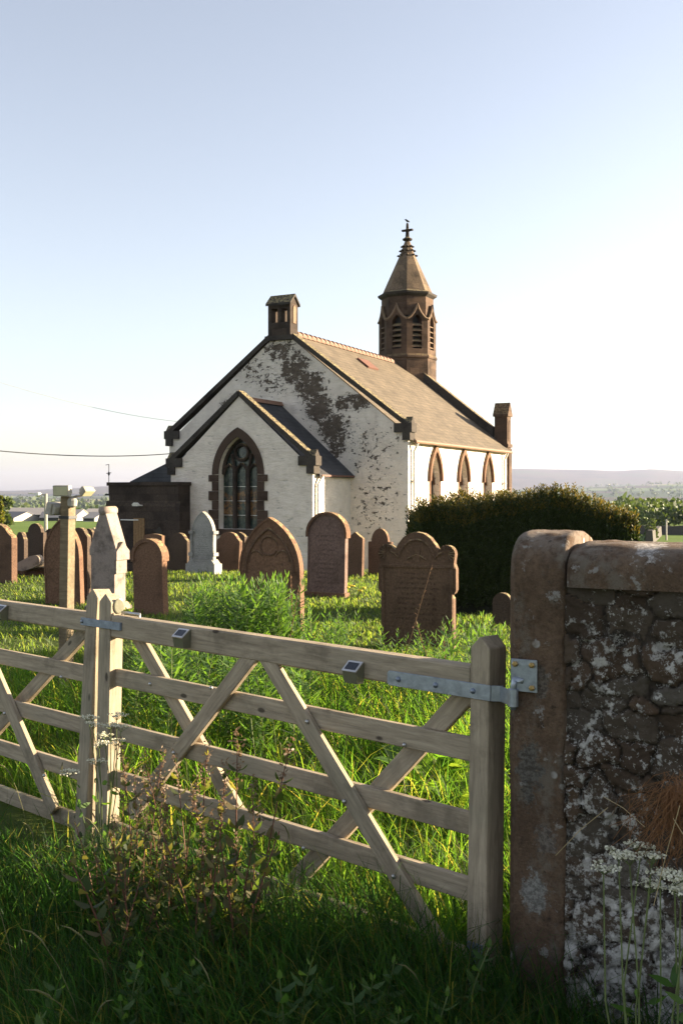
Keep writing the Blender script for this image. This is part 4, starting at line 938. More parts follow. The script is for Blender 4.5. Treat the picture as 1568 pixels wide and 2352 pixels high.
b = MB(); b.box(-w-.07, w+.07, D0-.07, D1+.07, 0, .16); b.prism([(-w-.07, .16), (w+.07, .16), (w+.005, .22), (-w-.005, .22)], (0, D0-.04, 0), (1, 0, 0), (0, 0, 1), (0, D1-D0+.08, 0)); b.build('plinth', M['granite'], r)
# white marble
r, w, h, ol = stone('headstone', 440, 489, 1175, 23.3, lambda w, h: o_gothic(w, h, h*.66), M['marble'], 'white marble gothic headstone in front of the chancel wall', .14, -24, 0, 0, .04)
b = MB()
for s in (-1, 1): b = MB(); b.tube([(s*(w/2-.0), -.01, .30), (s*w/2, -.01, h*.66)], .035, 8); b.box(s*w/2-.055, s*w/2+.055, -.05, .16, h*.66, h*.66+.07); b.box(s*w/2-.055, s*w/2+.055, -.05, .16, .50, .58); b.build('colonette', M['marble'], r)
b = MB(); b.box(-w/2-.10, w/2+.10, -.10, .24, 0, .32); b.prism([(-w/2-.08, .32), (w/2+.08, .32), (w/2, .42), (-w/2, .42)], (0, -.07, 0), (1, 0, 0), (0, 0, 1), (0, .28, 0)); b.build('plinth', M['marble'], r)
# the others
for a in (
    (105, 186, 1192, 16.9, lambda w, h: o_gothic(w, h, h*.60), M['red1'], 'reddish pointed headstone partly hidden behind the floodlight post', .12, -18, 1, -1.5, .05),
    (160, 201, 1212, 17.6, lambda w, h: o_ogee(w, h, .18), M['dkstone'], 'dark narrow headstone right behind the floodlight post', .12, -18, 0, 0, 0),
    (-52, 27, 1203, 21.0, lambda w, h: o_ogee(w, h, .30), M['red2'], 'tall swept-shouldered headstone cut by the left edge of the picture', .15, -30, 0, 0, 0),
    (36, 56, 1222, 23.5, lambda w, h: o_ogee(w, h, .2), M['dkstone'], 'slim dark headstone right behind the leftmost stone', .12, -28, 0, 0, 0),
    (60, 100, 1202, 24.5, lambda w, h: o_shoulder(w, h, .22, .2), M['dkstone'], 'blackened round-headed headstone topmost of the dark row at left', .12, -22, 0, 0, 0),
    (98, 136, 1214, 25.0, lambda w, h: o_ogee(w, h, .22), M['dkstone'], 'blackened headstone with small domed top left of the floodlight post', .12, -22, 0, 0, 0),
    (190, 213, 1214, 25.5, lambda w, h: o_round(w, h), M['dkstone'], 'small dark round headstone between floodlight post and granite stone', .12, -22, 0, 0, 0),
    (204, 226, 1212, 27.0, lambda w, h: o_gable(w, h, .12), M['granite'], 'small grey pointed headstone touching the granite stone at its left', .12, -22, 0, 0, 0),
    (386, 430, 1224, 24.6, lambda w, h: o_ogee(w, h, .22), M['dkstone'], 'dark swept-top headstone in front of the vestry, left of the marble', .13, -24, 0, 0, 0),
    (494, 547, 1222, 25.0, lambda w, h: o_ogee(w, h, .24), M['red2'], 'brown swept-top headstone right of the white marble one', .14, -24, -1, 2, 0),
    (532, 562, 1222, 26.2, lambda w, h: o_seg(w, h, .12), M['dkstone'], 'dark headstone peeping out behind the brown swept-top one', .12, -24, 0, 0, 0),
    (794, 830, 1222, 22.2, lambda w, h: o_gable(w, h, .14), M['red2'], 'narrow dark headstone with sloping shoulders right of the purplish stone', .12, -24, 0, 1.5, 0),
    (845, 898, 1214, 22.6, lambda w, h: o_shoulder(w, h, .30, .2), M['red2'], 'shouldered round-headed headstone behind the shell-carved one', .13, -22, 0, 0, 0),
    (1130, 1172, 1362, 14.0, lambda w, h: o_round(w, h), M['dkstone'], 'low red headstone in deep shade below the hedge', .12, -22, 0, 0, 0)):
    stone('headstone', *a)
for k, (x, y, d_) in enumerate(((352, 1226, 26.0),)):
    stone('headstone', 330, 372, y, d_, lambda w, h: o_seg(w, h, .05), M['red1'], 'low flat-topped red headstone in front of the vestry door', .12, -24, 0, 0, 0)
# ledger tomb, leaning scroll stone, chest-tomb end
p = px(78, 1316, 23.0); t = tag(empty('ledger_tomb', (p.x, p.y, G(p.x, p.y)), R(-20)), 'low flat ledger tomb slab in the sun at left', 'tomb', None)
b = MB(); b.box(-.5, .75, -.3, .4, -.1, .14); b.build('base', M['red1'], t, bevel=.01); b = MB(); b.box(-.56, .81, -.36, .46, .141, .21); b.build('slab', M['red2'], t, bevel=.01)
p = px(62, 1300, 22.4); b = MB(); b.prism([(-.30, -.10), (-.26, .06), (.08, .22)]+arc(.22, .12, .13, 110, -90, 8)+[(.1, -.06), (-.1, -.12)], (0, 0, 0), (1, 0, 0), (0, 0, 1), (0, .16, 0)); b.tube([(.22, -.015, .12), (.22, .0, .12)], .07, 12)
tag(b.build('scroll_stone', M['granite'], loc=(p.x, p.y, p.z+.0)), 'pale carved scroll bracket leaning on the leftmost headstone', 'carved stone'); bpy.data.objects['scroll_stone'].rotation_euler.z = R(-20)
p = px(212, 1300, 22.0); t = tag(empty('table_tomb', (p.x, p.y, G(p.x, p.y)), R(-25)), 'table tomb on a turned leg, half hidden behind the granite headstone', 'tomb')
b = MB(); b.box(-.16, .6, -.3, .4, .62, .76); b.build('top', M['red1'], t, bevel=.01); b = MB(); b.lathe([(.10, .0), (.14, .08), (.07, .2), (.12, .4), (.17, .52), (.17, .619)], 8, (0, -.1)); b.build('leg', M['red1'], t)
# ------------------------------------------------------------------ leafy geometry
def quads_from(c, ax, wd, L, Wd, fold=None):
    """leaf lozenges: centre-base c (n,3), direction ax, width direction wd, length L, width Wd -> 6 verts, 2 quads each"""
    n = len(c); L = np.broadcast_to(L, n)[:, None]; Wd = np.broadcast_to(Wd, n)[:, None]
    nn = np.cross(ax, wd); dr = np.zeros((n, 1)) if fold is None else np.broadcast_to(fold, n)[:, None]
    a = c; m1 = c+ax*L*.30; m2 = c+ax*L*.68+nn*L*dr*.25; e = c+ax*L+nn*L*dr*.6
    v = np.stack([a, m1+wd*Wd*.5, m2+wd*Wd*.38, e, m2-wd*Wd*.38, m1-wd*Wd*.5], 1).reshape(-1, 3)
    b = np.arange(n)[:, None]*6
    q = np.concatenate([b+np.array([[0, 1, 2, 5]]), b+np.array([[5, 2, 3, 4]])], 0)
    return v, q
def norm(a): return a/(np.linalg.norm(a, axis=-1, keepdims=True)+1e-9)
def rand_dirs(n, r): v = r.normal(size=(n, 3)); return norm(v)
def perp(ax, r): return norm(np.cross(ax, rand_dirs(len(ax), r)))
def leafmat(name, cols, trans=.4, tc=None, obj=False, rough=.55, mult=(3.3, 3.4, 1.0)):
    t = NT(name, rough, .25); rn = t.geo('Random Per Island')
    if obj:
        oi = t.n('ShaderNodeObjectInfo').outputs['Random']; rn = t.math('FRACT', t.math('ADD', rn, oi))
    c = t.ramp(rn, [(i/(len(cols)-1), k) for i, k in enumerate(cols)])
    tcol = t.mix(1.0, c, mult, 'MULTIPLY') if tc is None else tc
    return t.leaf(c, trans, tcol, rough)
M['grass'] = leafmat('grass_blades', [(.012, .034, .012), (.020, .048, .013), (.030, .060, .014), (.040, .066, .017), (.017, .042, .012), (.026, .058, .014), (.10, .085, .042)], .70, mult=(6.0, 5.5, 1.5))
M['verge'] = leafmat('shade_tinted_grass_blades', [(.008, .025, .012), (.013, .034, .015), (.019, .042, .016), (.011, .030, .013), (.016, .038, .015), (.07, .06, .032)], .68, mult=(5.6, 5.6, 1.6))  # foreground shade put into the colour: darker, bluer copy of the grass
M['lawn'] = leafmat('short_grass', [(.046, .078, .022), (.060, .095, .026), (.075, .108, .034), (.115, .12, .052)], .5, mult=(3.7, 3.6, 1.2))
M['herb'] = leafmat('willowherb_leaf', [(.035, .075, .022), (.05, .10, .03), (.08, .13, .04), (.045, .09, .025)], .42, None, True)
M['dryherb'] = leafmat('dry_leaf', [(.17, .12, .075), (.21, .155, .105), (.13, .085, .055)], .25, mult=(1.6, 1.4, 1.1))
M['dock'] = leafmat('dock_leaf', [(.06, .12, .025), (.09, .15, .03), (.13, .17, .04)], .5, None, True)
M['net'] = leafmat('nettle_leaf', [(.022, .042, .014), (.045, .065, .022), (.09, .085, .035), (.12, .10, .055), (.028, .052, .018)], .42, None, True)
M['stem'] = plain('green_stem', (.10, .13, .04), .7); M['redstem'] = plain('red_brown_stem', (.13, .055, .035), .7)
M['straw'] = plain('dry_straw', (.38, .29, .15), .8); M['flower'] = plain('white_flower', (.62, .60, .46), .8, .1, 0, .1); M['drystem'] = plain('rusty_dry_stem', (.28, .155, .085), .8)
M['yew'] = leafmat('yew_foliage', [(.016, .026, .010), (.028, .042, .013), (.040, .052, .016), (.02, .034, .011)], .12, None, False, .6)
M['yew_tip'] = leafmat('yew_sunlit_tint', [(.075, .070, .017), (.115, .098, .022), (.05, .058, .015)], .28, None, False, .6, (2.5, 2.0, .9))  # golden sunlight along the hedge top, put into the tip colour
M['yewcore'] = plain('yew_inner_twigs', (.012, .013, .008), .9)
M['tree'] = leafmat('tree_foliage', [(.035, .055, .018), (.06, .085, .025), (.085, .11, .035), (.045, .07, .02)], .12)
M['treec'] = leafmat('conifer_foliage', [(.03, .045, .015), (.09, .095, .022), (.14, .12, .03)], .3)
M['bark'] = plain('bark', (.06, .045, .032), .9)
# ------------------------------------------------------------------ yew hedge: many upright shoots over a dark core
def hedge(name, p0, p1, depth, hs, lab, n, seed):
    r = np.random.default_rng(seed); p0 = np.array(p0); p1 = np.array(p1); u = p1-p0; Lh = np.linalg.norm(u); u = u/Lh; w = np.array([-u[1], u[0]])
    root = tag(empty(name, (*p0, 0)), lab, 'hedge')
    s = r.uniform(-.02, 1.02, n); t = r.uniform(-.04, 1.04, n); edge = r.random(n)
    t = np.where(edge < .45, r.normal(0, .03, n), t)                          # crowd the near face
    s = np.where((edge > .45) & (edge < .58), np.where(r.random(n) < .5, 0, 1)+r.normal(0, .012, n), s)
    xy = p0+u*(s*Lh)[:, None]+w*(t*depth)[:, None]
    top = np.interp(s, [a for a, b in hs], [b for a, b in hs])+(fbm(np.stack([s*Lh*1.6, t*2], -1), seed, 3)-.5)*.36+(r.random(n)**4)*.30
    face = np.clip(1-np.abs(t)/.10, 0, 1)+np.clip(1-np.minimum(np.abs(s), np.abs(1-s))*Lh/.12, 0, 1) > 0
    zt = np.where(face & (r.random(n) < .80), r.uniform(.1, 1, n)**.8*top, top)
    gz = ground(xy[:, 0], xy[:, 1]); base = np.stack([xy[:, 0], xy[:, 1], gz+zt-.14], -1)
    out = np.where(face, 1, 0)[:, None]*(-w)[None]*.05
    K = 26; C = []; A = []; istip = []
    for k in range(K):                                                        # needles spiral up each shoot
        f = k/K; an = r.uniform(0, 6.28, n); rad = .024*(1-f*.5)
        c = base+np.stack([np.cos(an)*rad*.5+out[:, 0]*1, np.sin(an)*rad*.5+out[:, 1]*1, f*.26+r.normal(0, .008, n)], -1)
        a = norm(np.stack([np.cos(an), np.sin(an), r.uniform(.5, 1.5, n)], -1)); C.append(c); A.append(a); istip.append((zt > top-.12+.1*r.random(n)) & (f > .5) & (r.random(n) < .8))
    C = np.concatenate(C); A = np.concatenate(A); T = np.concatenate(istip)
    for nm, m, mt in (('foliage', ~T, M['yew']), ('sun_tinted_tips', T, M['yew_tip'])):
        v, q = quads_from(C[m], A[m], perp(A[m], r), r.uniform(.035, .062, m.sum()), r.uniform(.012, .022, m.sum()))
        v = v-np.array([*p0, 0]); mk_np(nm, v, q, mt, root)
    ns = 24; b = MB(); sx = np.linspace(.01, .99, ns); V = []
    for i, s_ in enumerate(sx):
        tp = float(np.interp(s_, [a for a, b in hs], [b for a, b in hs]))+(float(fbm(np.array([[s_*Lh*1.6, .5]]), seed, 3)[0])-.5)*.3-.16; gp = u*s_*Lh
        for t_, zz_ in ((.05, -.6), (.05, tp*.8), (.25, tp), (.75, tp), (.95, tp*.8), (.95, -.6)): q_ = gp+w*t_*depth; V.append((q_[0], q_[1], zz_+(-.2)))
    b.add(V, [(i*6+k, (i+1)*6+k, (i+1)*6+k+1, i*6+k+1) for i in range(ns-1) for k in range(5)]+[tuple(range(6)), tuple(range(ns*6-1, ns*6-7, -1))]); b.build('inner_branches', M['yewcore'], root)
pa = px(968, 0, 15.6); pb_ = px(1452, 0, 16.0); hedge('yew_hedge', (pa.x, pa.y), (pb_.x, pb_.y), .95, [(0, 1.40), (.1, 1.44), (.4, 1.48), (.6, 1.54), (.75, 1.50), (.9, 1.38), (1, 1.22)], 'clipped dark yew hedge with sunlit tips behind the stone wall', 9000, 4)
# ------------------------------------------------------------------ grass
def wall_mask(x, y):
    dx, dy = x-WP.x, y-WP.y; l = dx*WD.x+dy*WD.y; t = dx*WT.x+dy*WT.y
    return ~((l > -.06) & (l < 3.3) & (t > -.02) & (t < WTH+.03))
def grass(name, n, ymin, ymax, hfun, wid, mat, seed, xm=.40, lab=None, clump=1.0, power=1.0):
    r = np.random.default_rng(seed); y = ymin+(ymax-ymin)*r.random(n)**power; x = (r.random(n)*2-1)*(y*xm+.35)
    cl = fbm(np.stack([x*2.2, y*2.2], -1), seed, 3); keep = (r.random(n) < np.clip(.35+1.5*(cl-.25)*clump, .12, 1)) & wall_mask(x, y)
    x, y, cl = x[keep], y[keep], cl[keep]; n = len(x); z = ground(x, y)-.02
    h = hfun(x, y, cl, r)*(.55+.75*r.random(n)); keep = h > .015
    an = r.uniform(0, 2*math.pi, n); wa = R(200)+r.normal(0, 1.5, n); lean = np.stack([np.cos(wa), np.sin(wa)], -1)*(np.where(r.random(n) < .15, r.uniform(.7, 1.5, n), r.uniform(.05, .7, n))*h)[:, None]
    wd = np.stack([np.cos(an), np.sin(an), np.zeros(n)], -1)*(wid*(.45+1.2*r.random(n)**1.6)*(.6+.5*np.clip(y/6, .3, 3)))[:, None]*.5
    B = np.stack([x, y, z], -1); S = []
    for f, wf in ((0, .8), (.4, 1), (.75, .65), (1.0, .04)):
        c = B+np.concatenate([lean*(f**2.0), (h*f*(1-.18*f*f))[:, None]], 1); S += [c-wd*wf, c+wd*wf]
    V = np.stack(S, 1).reshape(-1, 3); b = np.arange(n)[:, None]*8
    Q = np.concatenate([b+np.array([[2*k, 2*k+1, 2*k+3, 2*k+2]]) for k in range(3)], 0)
    return tag(mk_np(name, V, Q, mat), lab, 'grass' if lab else None, None, 'stuff')
def gate_side(x, y): return (x-G0.x)*GF.x+(y-G0.y)*GF.y       # >0 on the camera's side of the gate
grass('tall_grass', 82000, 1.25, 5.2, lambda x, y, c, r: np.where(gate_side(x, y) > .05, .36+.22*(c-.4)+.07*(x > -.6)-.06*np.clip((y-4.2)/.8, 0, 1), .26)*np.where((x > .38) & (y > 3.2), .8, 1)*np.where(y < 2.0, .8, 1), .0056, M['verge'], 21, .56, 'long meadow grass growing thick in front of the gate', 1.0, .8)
grass('meadow_grass', 54000, 4.0, 10.5, lambda x, y, c, r: np.where(gate_side(x, y) < -.05, .36+.5*(c-.45), .02)*np.clip(1.15-(y-5)/9, .4, 1), .0065, M['grass'], 22, .52, 'tall bright meadow grass behind the gate rails', 1.1)
grass('lawn_grass', 130000, 8.5, 27, lambda x, y, c, r: .085+.12*np.clip(c-.42, 0, 1)+.05*np.clip((13-y)/5, 0, 1), .0085, M['lawn'], 23, .50, 'shorter sunlit churchyard grass between the headstones', .8, 1.25)
# seeding grass heads
def seedheads():
    r = np.random.default_rng(31); vs = []; fs = []; b = MB()
    for k in range(70):
        y = r.uniform(3.2, 6.4); x = r.uniform(-.42, .30)*y; 
        if gate_side(x, y) < .12 and y < 4.6: continue
        z = G(x, y); h = r.uniform(.34, .60); a = R(200)+r.normal(0, 1.2); ln = r.uniform(.02, .16)
        if x > .35 and y > 3.1: continue
        P = [Vector((x+math.cos(a)*ln*f*f, y+math.sin(a)*ln*f*f, z+h*f*(1-.1*f*f))) for f in (0, .3, .6, .85, 1)]
        b.tube(P, .0013, 3, False, False)
        q = P[-1]; dd = (P[-1]-P[-2]).normalized(); b.tube([q, q+dd*.03, q+dd*.07+Vector((math.cos(a), math.sin(a), -.4))*.01, q+dd*.10+Vector((math.cos(a), math.sin(a), -.5))*.03], [.001, .0032, .0028, .0006], 5)
    M['seed'] = plain('seeding_grass', (.13, .125, .05), .8); tag(b.build('grass_seedheads', M['seed']), 'pale seeding grass stalks rising above the long grass', 'grass', None, 'stuff')
seedheads()
# ------------------------------------------------------------------ plants: one prototype of each kind, then copies
def herb_proto(name, h, nl, L, Wd, mat, stem, seed, lab, cat, grp, droop=.35, opposite=False, tip=None, rs=.004):
    r = np.random.default_rng(seed); root = tag(empty(name), lab, cat, grp)
    bend = r.uniform(-.10, .10, 2); pt = lambda f: np.array([bend[0]*f*f, bend[1]*f*f, h*f])
    b = MB(); b.tube([pt(f) for f in np.linspace(0, 1, 6)], [rs*(1-.6*f) for f in np.linspace(0, 1, 6)], 5); b.build('stem', M[stem], root)
    fr = np.linspace(.10, 1.0, nl); an = np.arange(nl)*(math.pi/2 if opposite else 2.4)+r.normal(0, .25, nl)
    if opposite: fr = np.repeat(fr[::2], 2)[:nl]; an = np.repeat(np.arange((nl+1)//2)*math.pi/2, 2)[:nl]+np.tile([0, math.pi], (nl+1)//2)[:nl]+r.normal(0, .2, nl)
    c = np.array([pt(f) for f in fr]); el = np.where(fr > .9, .9, .25)+r.normal(0, .2, nl)
    ax = norm(np.stack([np.cos(an)*np.cos(el), np.sin(an)*np.cos(el), np.sin(el)], -1)); wd = norm(np.cross(ax, np.array([0, 0, 1.0])))
    sz = (.65+.5*np.sin(np.clip(fr, 0, 1)*math.pi*.85))*(.8+.4*r.random(nl))*np.where(fr > .9, .6, 1)
    v, q = quads_from(c, ax, wd, L*sz, Wd*sz, -droop-.2*r.random(nl)); mk_np('leaves', v, q, M[mat], root)
    if tip:
        n = 60; f = r.uniform(.80, 1.06, n); c = np.array([pt(min(k, 1.0)) for k in f])+r.normal(0, .011, (n, 3)); c[:, 2] += (f-1).clip(0)*h
        m = r.random(n) < 1; ax = rand_dirs(n, r); v, q = quads_from(c, ax, perp(ax, r), r.uniform(.010, .022, n), .009); mk_np('flower_spike', v, q, M[tip], root)
    return root
def scatter(protos, spots, r, lo=.8, hi=1.15):
    used = set()
    for k, (x, y, s) in enumerate(spots):
        p = protos[k % len(protos)]
        o = p if k % len(protos) == k and k not in used and k < len(protos) else copy_thing(p)
        o.location = (x, y, G(x, y)-.02); o.rotation_euler = (r.normal(0, .07), r.normal(0, .07), r.uniform(0, 6.28)); o.scale = (s, s, s)
RS = np.random.default_rng(41)
def patch(n, x0, x1, ytops, d0, d1, hh):
    """spots for plants of unit height hh: pixel columns x0..x1, tops near the row given by ytops(x)"""
    out = []
    for k in range(n):
        x = RS.uniform(x0, x1); d = RS.uniform(d0, d1); p = px(x, ytops(x)+RS.uniform(-8, 45), d); s = (p.z-G(p.x, p.y))/hh
        if .2 < s < 2.2: out.append((p.x, p.y, s))
    return out
gA = 'willowherb stems in front of the pointed red headstone'; lA = 'leafy green willowherb stem in the dense clump before the pointed red headstone'
PA = [herb_proto('willowherb', .9, 46, .112, .024, 'herb', 'stem', 50+k, lA, 'plant', gA) for k in range(4)]
yt = lambda x: np.interp(x, [400, 450, 520, 560, 640, 690], [1400, 1345, 1318, 1335, 1318, 1400])
scatter(PA, patch(160, 415, 690, yt, 9.2, 12.2, .9), RS)
gB = 'willowherb stems in the gap right of the pointed red headstone'; lB = 'pale green willowherb stem between the pointed headstone and the shell-carved one'
PB = [herb_proto('willowherb', .8, 40, .095, .018, 'herb', 'stem', 60+k, lB, 'plant', gB) for k in range(3)]
scatter(PB, patch(24, 700, 810, lambda x: np.interp(x, [690, 740, 790, 830], [1425, 1385, 1395, 1440]), 8.8, 11, .8), RS)
gC = 'willowherb stems at the foot of the shell-carved headstone'; lC = 'short willowherb stem standing before the shell-carved headstone'
PC = [herb_proto('willowherb', .7, 36, .095, .020, 'herb', 'stem', 70+k, lC, 'plant', gC) for k in range(3)]
scatter(PC, patch(26, 865, 1050, lambda x: np.interp(x, [865, 885, 930, 960, 1000, 1045], [1420, 1425, 1470, 1430, 1480, 1405]), 8.2, 10.5, .7), RS)
gD = 'willowherb stems beside the gate pillar'; lD = 'willowherb stem growing between hinge post and hedge'
PD = [herb_proto('willowherb', .8, 40, .10, .022, 'herb', 'stem', 80+k, lD, 'plant', gD) for k in range(2)]
scatter(PD, patch(24, 1035, 1150, lambda x: np.interp(x, [1035, 1070, 1110, 1150], [1420, 1440, 1405, 1430]), 7.2, 10, .8), RS)
gE = 'willowherb stems behind the gate top rail'; lE = 'willowherb stem showing between the upper gate rails'
PE = [herb_proto('willowherb', .7, 44, .10, .020, 'herb', 'stem', 90+k, lE, 'plant', gE) for k in range(3)]
scatter(PE, patch(80, 300, 720, lambda x: np.interp(x, [300, 400, 600, 720], [1440, 1440, 1480, 1520]), 6.6, 9.0, .7), RS)
# red-stemmed dead nettles in front of the gate
gN = 'red-stemmed nettles in front of the gate'; lN = 'tall red-stemmed nettle with a faded flower spike in front of the gate'
PN = [herb_proto('dead_nettle', .85, 22, .050, .027, 'net', 'redstem', 100+k, lN, 'plant', gN, .55, True, 'dryherb', .0042) for k in range(4)]
sp_ = []
for x, y, d in ((310, 1712, 4.55), (338, 1735, 4.5), (440, 1735, 4.35), (545, 1690, 4.15), (567, 1705, 4.1), (473, 1720, 4.3), (372, 1750, 4.5), (400, 1850, 4.2), (350, 1800, 4.35), (300, 1830, 4.4), (520, 1800, 4.1), (455, 1830, 4.2), (425, 1790, 4.25), (255, 1850, 4.5), (330, 1880, 4.2), (490, 1880, 4.0), (385, 1900, 4.1), (540, 1870, 4.0), (415, 1770, 4.3), (500, 1760, 4.15), (360, 1860, 4.3), (320, 1790, 4.5), (280, 1790, 4.6), (445, 1900, 4.0), (575, 1800, 4.0), (395, 1720, 4.45), (350, 1930, 4.1), (510, 1920, 3.9)):
    p = px(x, y, d); sp_.append((p.x, p.y, (p.z-G(p.x, p.y))/.85))
scatter(PN, sp_, RS)
gL = 'leafy young nettles among the long grass'; lL = 'low leafy nettle without flowers below the tall red-stemmed ones'
PL = [herb_proto('nettle', .45, 22, .040, .024, 'net', 'redstem', 120+k, lL, 'plant', gL, .5, True) for k in range(3)]
sp_ = []
for k in range(60):
    x = RS.uniform(200, 600); d = RS.uniform(3.7, 4.5); p = px(x, RS.uniform(1880, 2040), d); sp_.append((p.x, p.y, max(.35, (p.z-G(p.x, p.y))/.45)))
scatter(PL, sp_, RS)
gF = 'dark leafy nettles in the shaded verge'; lF = 'dark leafy nettle in the shaded grass nearest the camera'
PF = [herb_proto('nettle', .42, 24, .048, .026, 'herb', 'stem', 140+k, lF, 'plant', gF, .5, True) for k in range(3)]
sp_ = []
for k in range(34):
    x = RS.uniform(-20, 1050); d = RS.uniform(2.5, 3.5); p = px(x, 0, d)
    sp_.append((p.x, p.y, RS.uniform(.7, 1.15)))
scatter(PF, sp_, RS)
# docks
def dock_proto(lab, grp, h, seed, n=9):
    r = np.random.default_rng(seed); root = tag(empty('dock'), lab, 'plant', grp); an = np.linspace(0, 6.28, n, endpoint=False)+r.normal(0, .2, n); v = []; f = []
    for k, a in enumerate(an):
        L = h*r.uniform(.75, 1.15); w = L*.17; el = r.uniform(.9, 1.35); d = np.array([math.cos(a)*math.cos(el), math.sin(a)*math.cos(el), math.sin(el)]); s = np.array([-math.sin(a), math.cos(a), 0]); m = 9
        for i in range(m):
            t = i/(m-1); ww = w*(math.sin(math.pi*min(1, max(.02, (t-.18)/.82)))**.6 if t > .18 else .06)*(1+.1*math.sin(t*25+k)); c = d*L*t+np.array([math.cos(a), math.sin(a), 0])*L*.35*t*t-np.array([0, 0, 1])*L*.28*t**3
            up = np.array([0, 0, ww*.35]); v += [tuple(c-s*ww+up), tuple(c), tuple(c+s*ww+up)]
        b0 = k*m*3
        for i in range(m-1): f += [(b0+i*3, b0+i*3+1, b0+i*3+4, b0+i*3+3), (b0+i*3+1, b0+i*3+2, b0+i*3+5, b0+i*3+4)]
    mk('leaves', v, f, M['dock'], root, True); return root
dk = dock_proto('broad-leaved dock glowing in the sun behind the gate near the hinge post', 'docks behind the gate', .42, 5)
for k, (x, y, d) in enumerate(((960, 1860, 6.2), (1010, 1880, 6.0), (1045, 1850, 6.3), (985, 1840, 6.8), (1060, 1890, 5.7))):
    o = dk if k == 0 else copy_thing(dk); p = px(x, y, d); o.location = (p.x, p.y, G(p.x, p.y)); o.rotation_euler = (0, 0, k*1.3); o.scale = (1, 1, 1)
dk2 = dock_proto('dark broad-leaved dock in the shade, nearest plant at bottom left', None, .55, 9, 8); p = px(130, 2330, 2.35); dk2.location = (p.x, p.y, G(p.x, p.y))
# cow parsley
def parsley(lab, spots, base, seed, r_um=.03):
    r = np.random.default_rng(seed); root = tag(empty('cow_parsley', base), lab, 'plant'); bs = Vector(base); st = MB(); C = []; A = []
    for sx in spots:
        t = Vector(sx)-bs; k = t*.6+Vector((r.normal(0, .02), r.normal(0, .02), 0)); st.tube([(r.normal(0, .01), r.normal(0, .01), 0), k*.5, k, t-Vector((0, 0, .03))], [.004, .003, .0025, .002], 5)
        for j in range(11):
            a = r.uniform(0, 6.28); q = r_um*math.sqrt(r.random())*1.5; c = t+Vector((math.cos(a)*q, math.sin(a)*q, -q*q*3)); st.tube([t-Vector((0, 0, .03)), c], .0009, 3)
            for m in range(14): b_ = r.uniform(0, 6.28); e = .011*math.sqrt(r.random()); C.append(c+Vector((math.cos(b_)*e, math.sin(b_)*e, r.normal(0, .002)))); A.append((math.cos(b_), math.sin(b_), r.normal(.2, .3)))
    st.build('stem', M['stem'], root); C = np.array([tuple(c) for c in C]); A = norm(np.array(A)); v, q = quads_from(C, A, perp(A, r), .0075, .0065); mk_np('flower_heads', v, q, M['flower'], root)
    n = 26; f = r.random(n); c = np.array([tuple((Vector(spots[int(k) % len(spots)])-bs)*float(f[i])*.7) for i, k in enumerate(r.integers(0, 99, n))]); ax = rand_dirs(n, r); ax[:, 2] = abs(ax[:, 2])*.5; v, q = quads_from(c, norm(ax), perp(norm(ax), r), .07, .025, -.3); mk_np('leaves', v, q, M['herb'], root)
    return root
pb = px(235, 1900, 4.9); b0 = (pb.x, pb.y, G(pb.x, pb.y))
parsley('cow parsley with white umbels against the meeting stiles of the gate', [px(268, 1640, 4.85), px(255, 1662, 4.9), px(278, 1668, 4.8), px(240, 1685, 4.95), px(265, 1700, 4.85), px(205, 1645, 5.0), px(228, 1705, 4.9), px(160, 1770, 4.8), px(215, 1660, 4.9), px(222, 1745, 4.9)], b0, 3)
pb = px(1470, 2290, 2.75); parsley('cow parsley with white umbels against the foot of the rubble wall', [px(1420, 1955, 2.9), px(1470, 1940, 2.95), px(1495, 1965, 2.9), px(1385, 1985, 2.9), px(1515, 2000, 2.88), px(1490, 2030, 2.9), px(1445, 1965, 2.92)], (pb.x, pb.y, G(pb.x, pb.y)), 4, .027)
pb = px(1545, 2330, 2.6); parsley('cow parsley nearest the camera at the right edge', [px(1548, 2010, 2.7), px(1562, 2040, 2.68), px(1590, 2010, 2.65)], (pb.x, pb.y, G(pb.x, pb.y)), 6, .024)
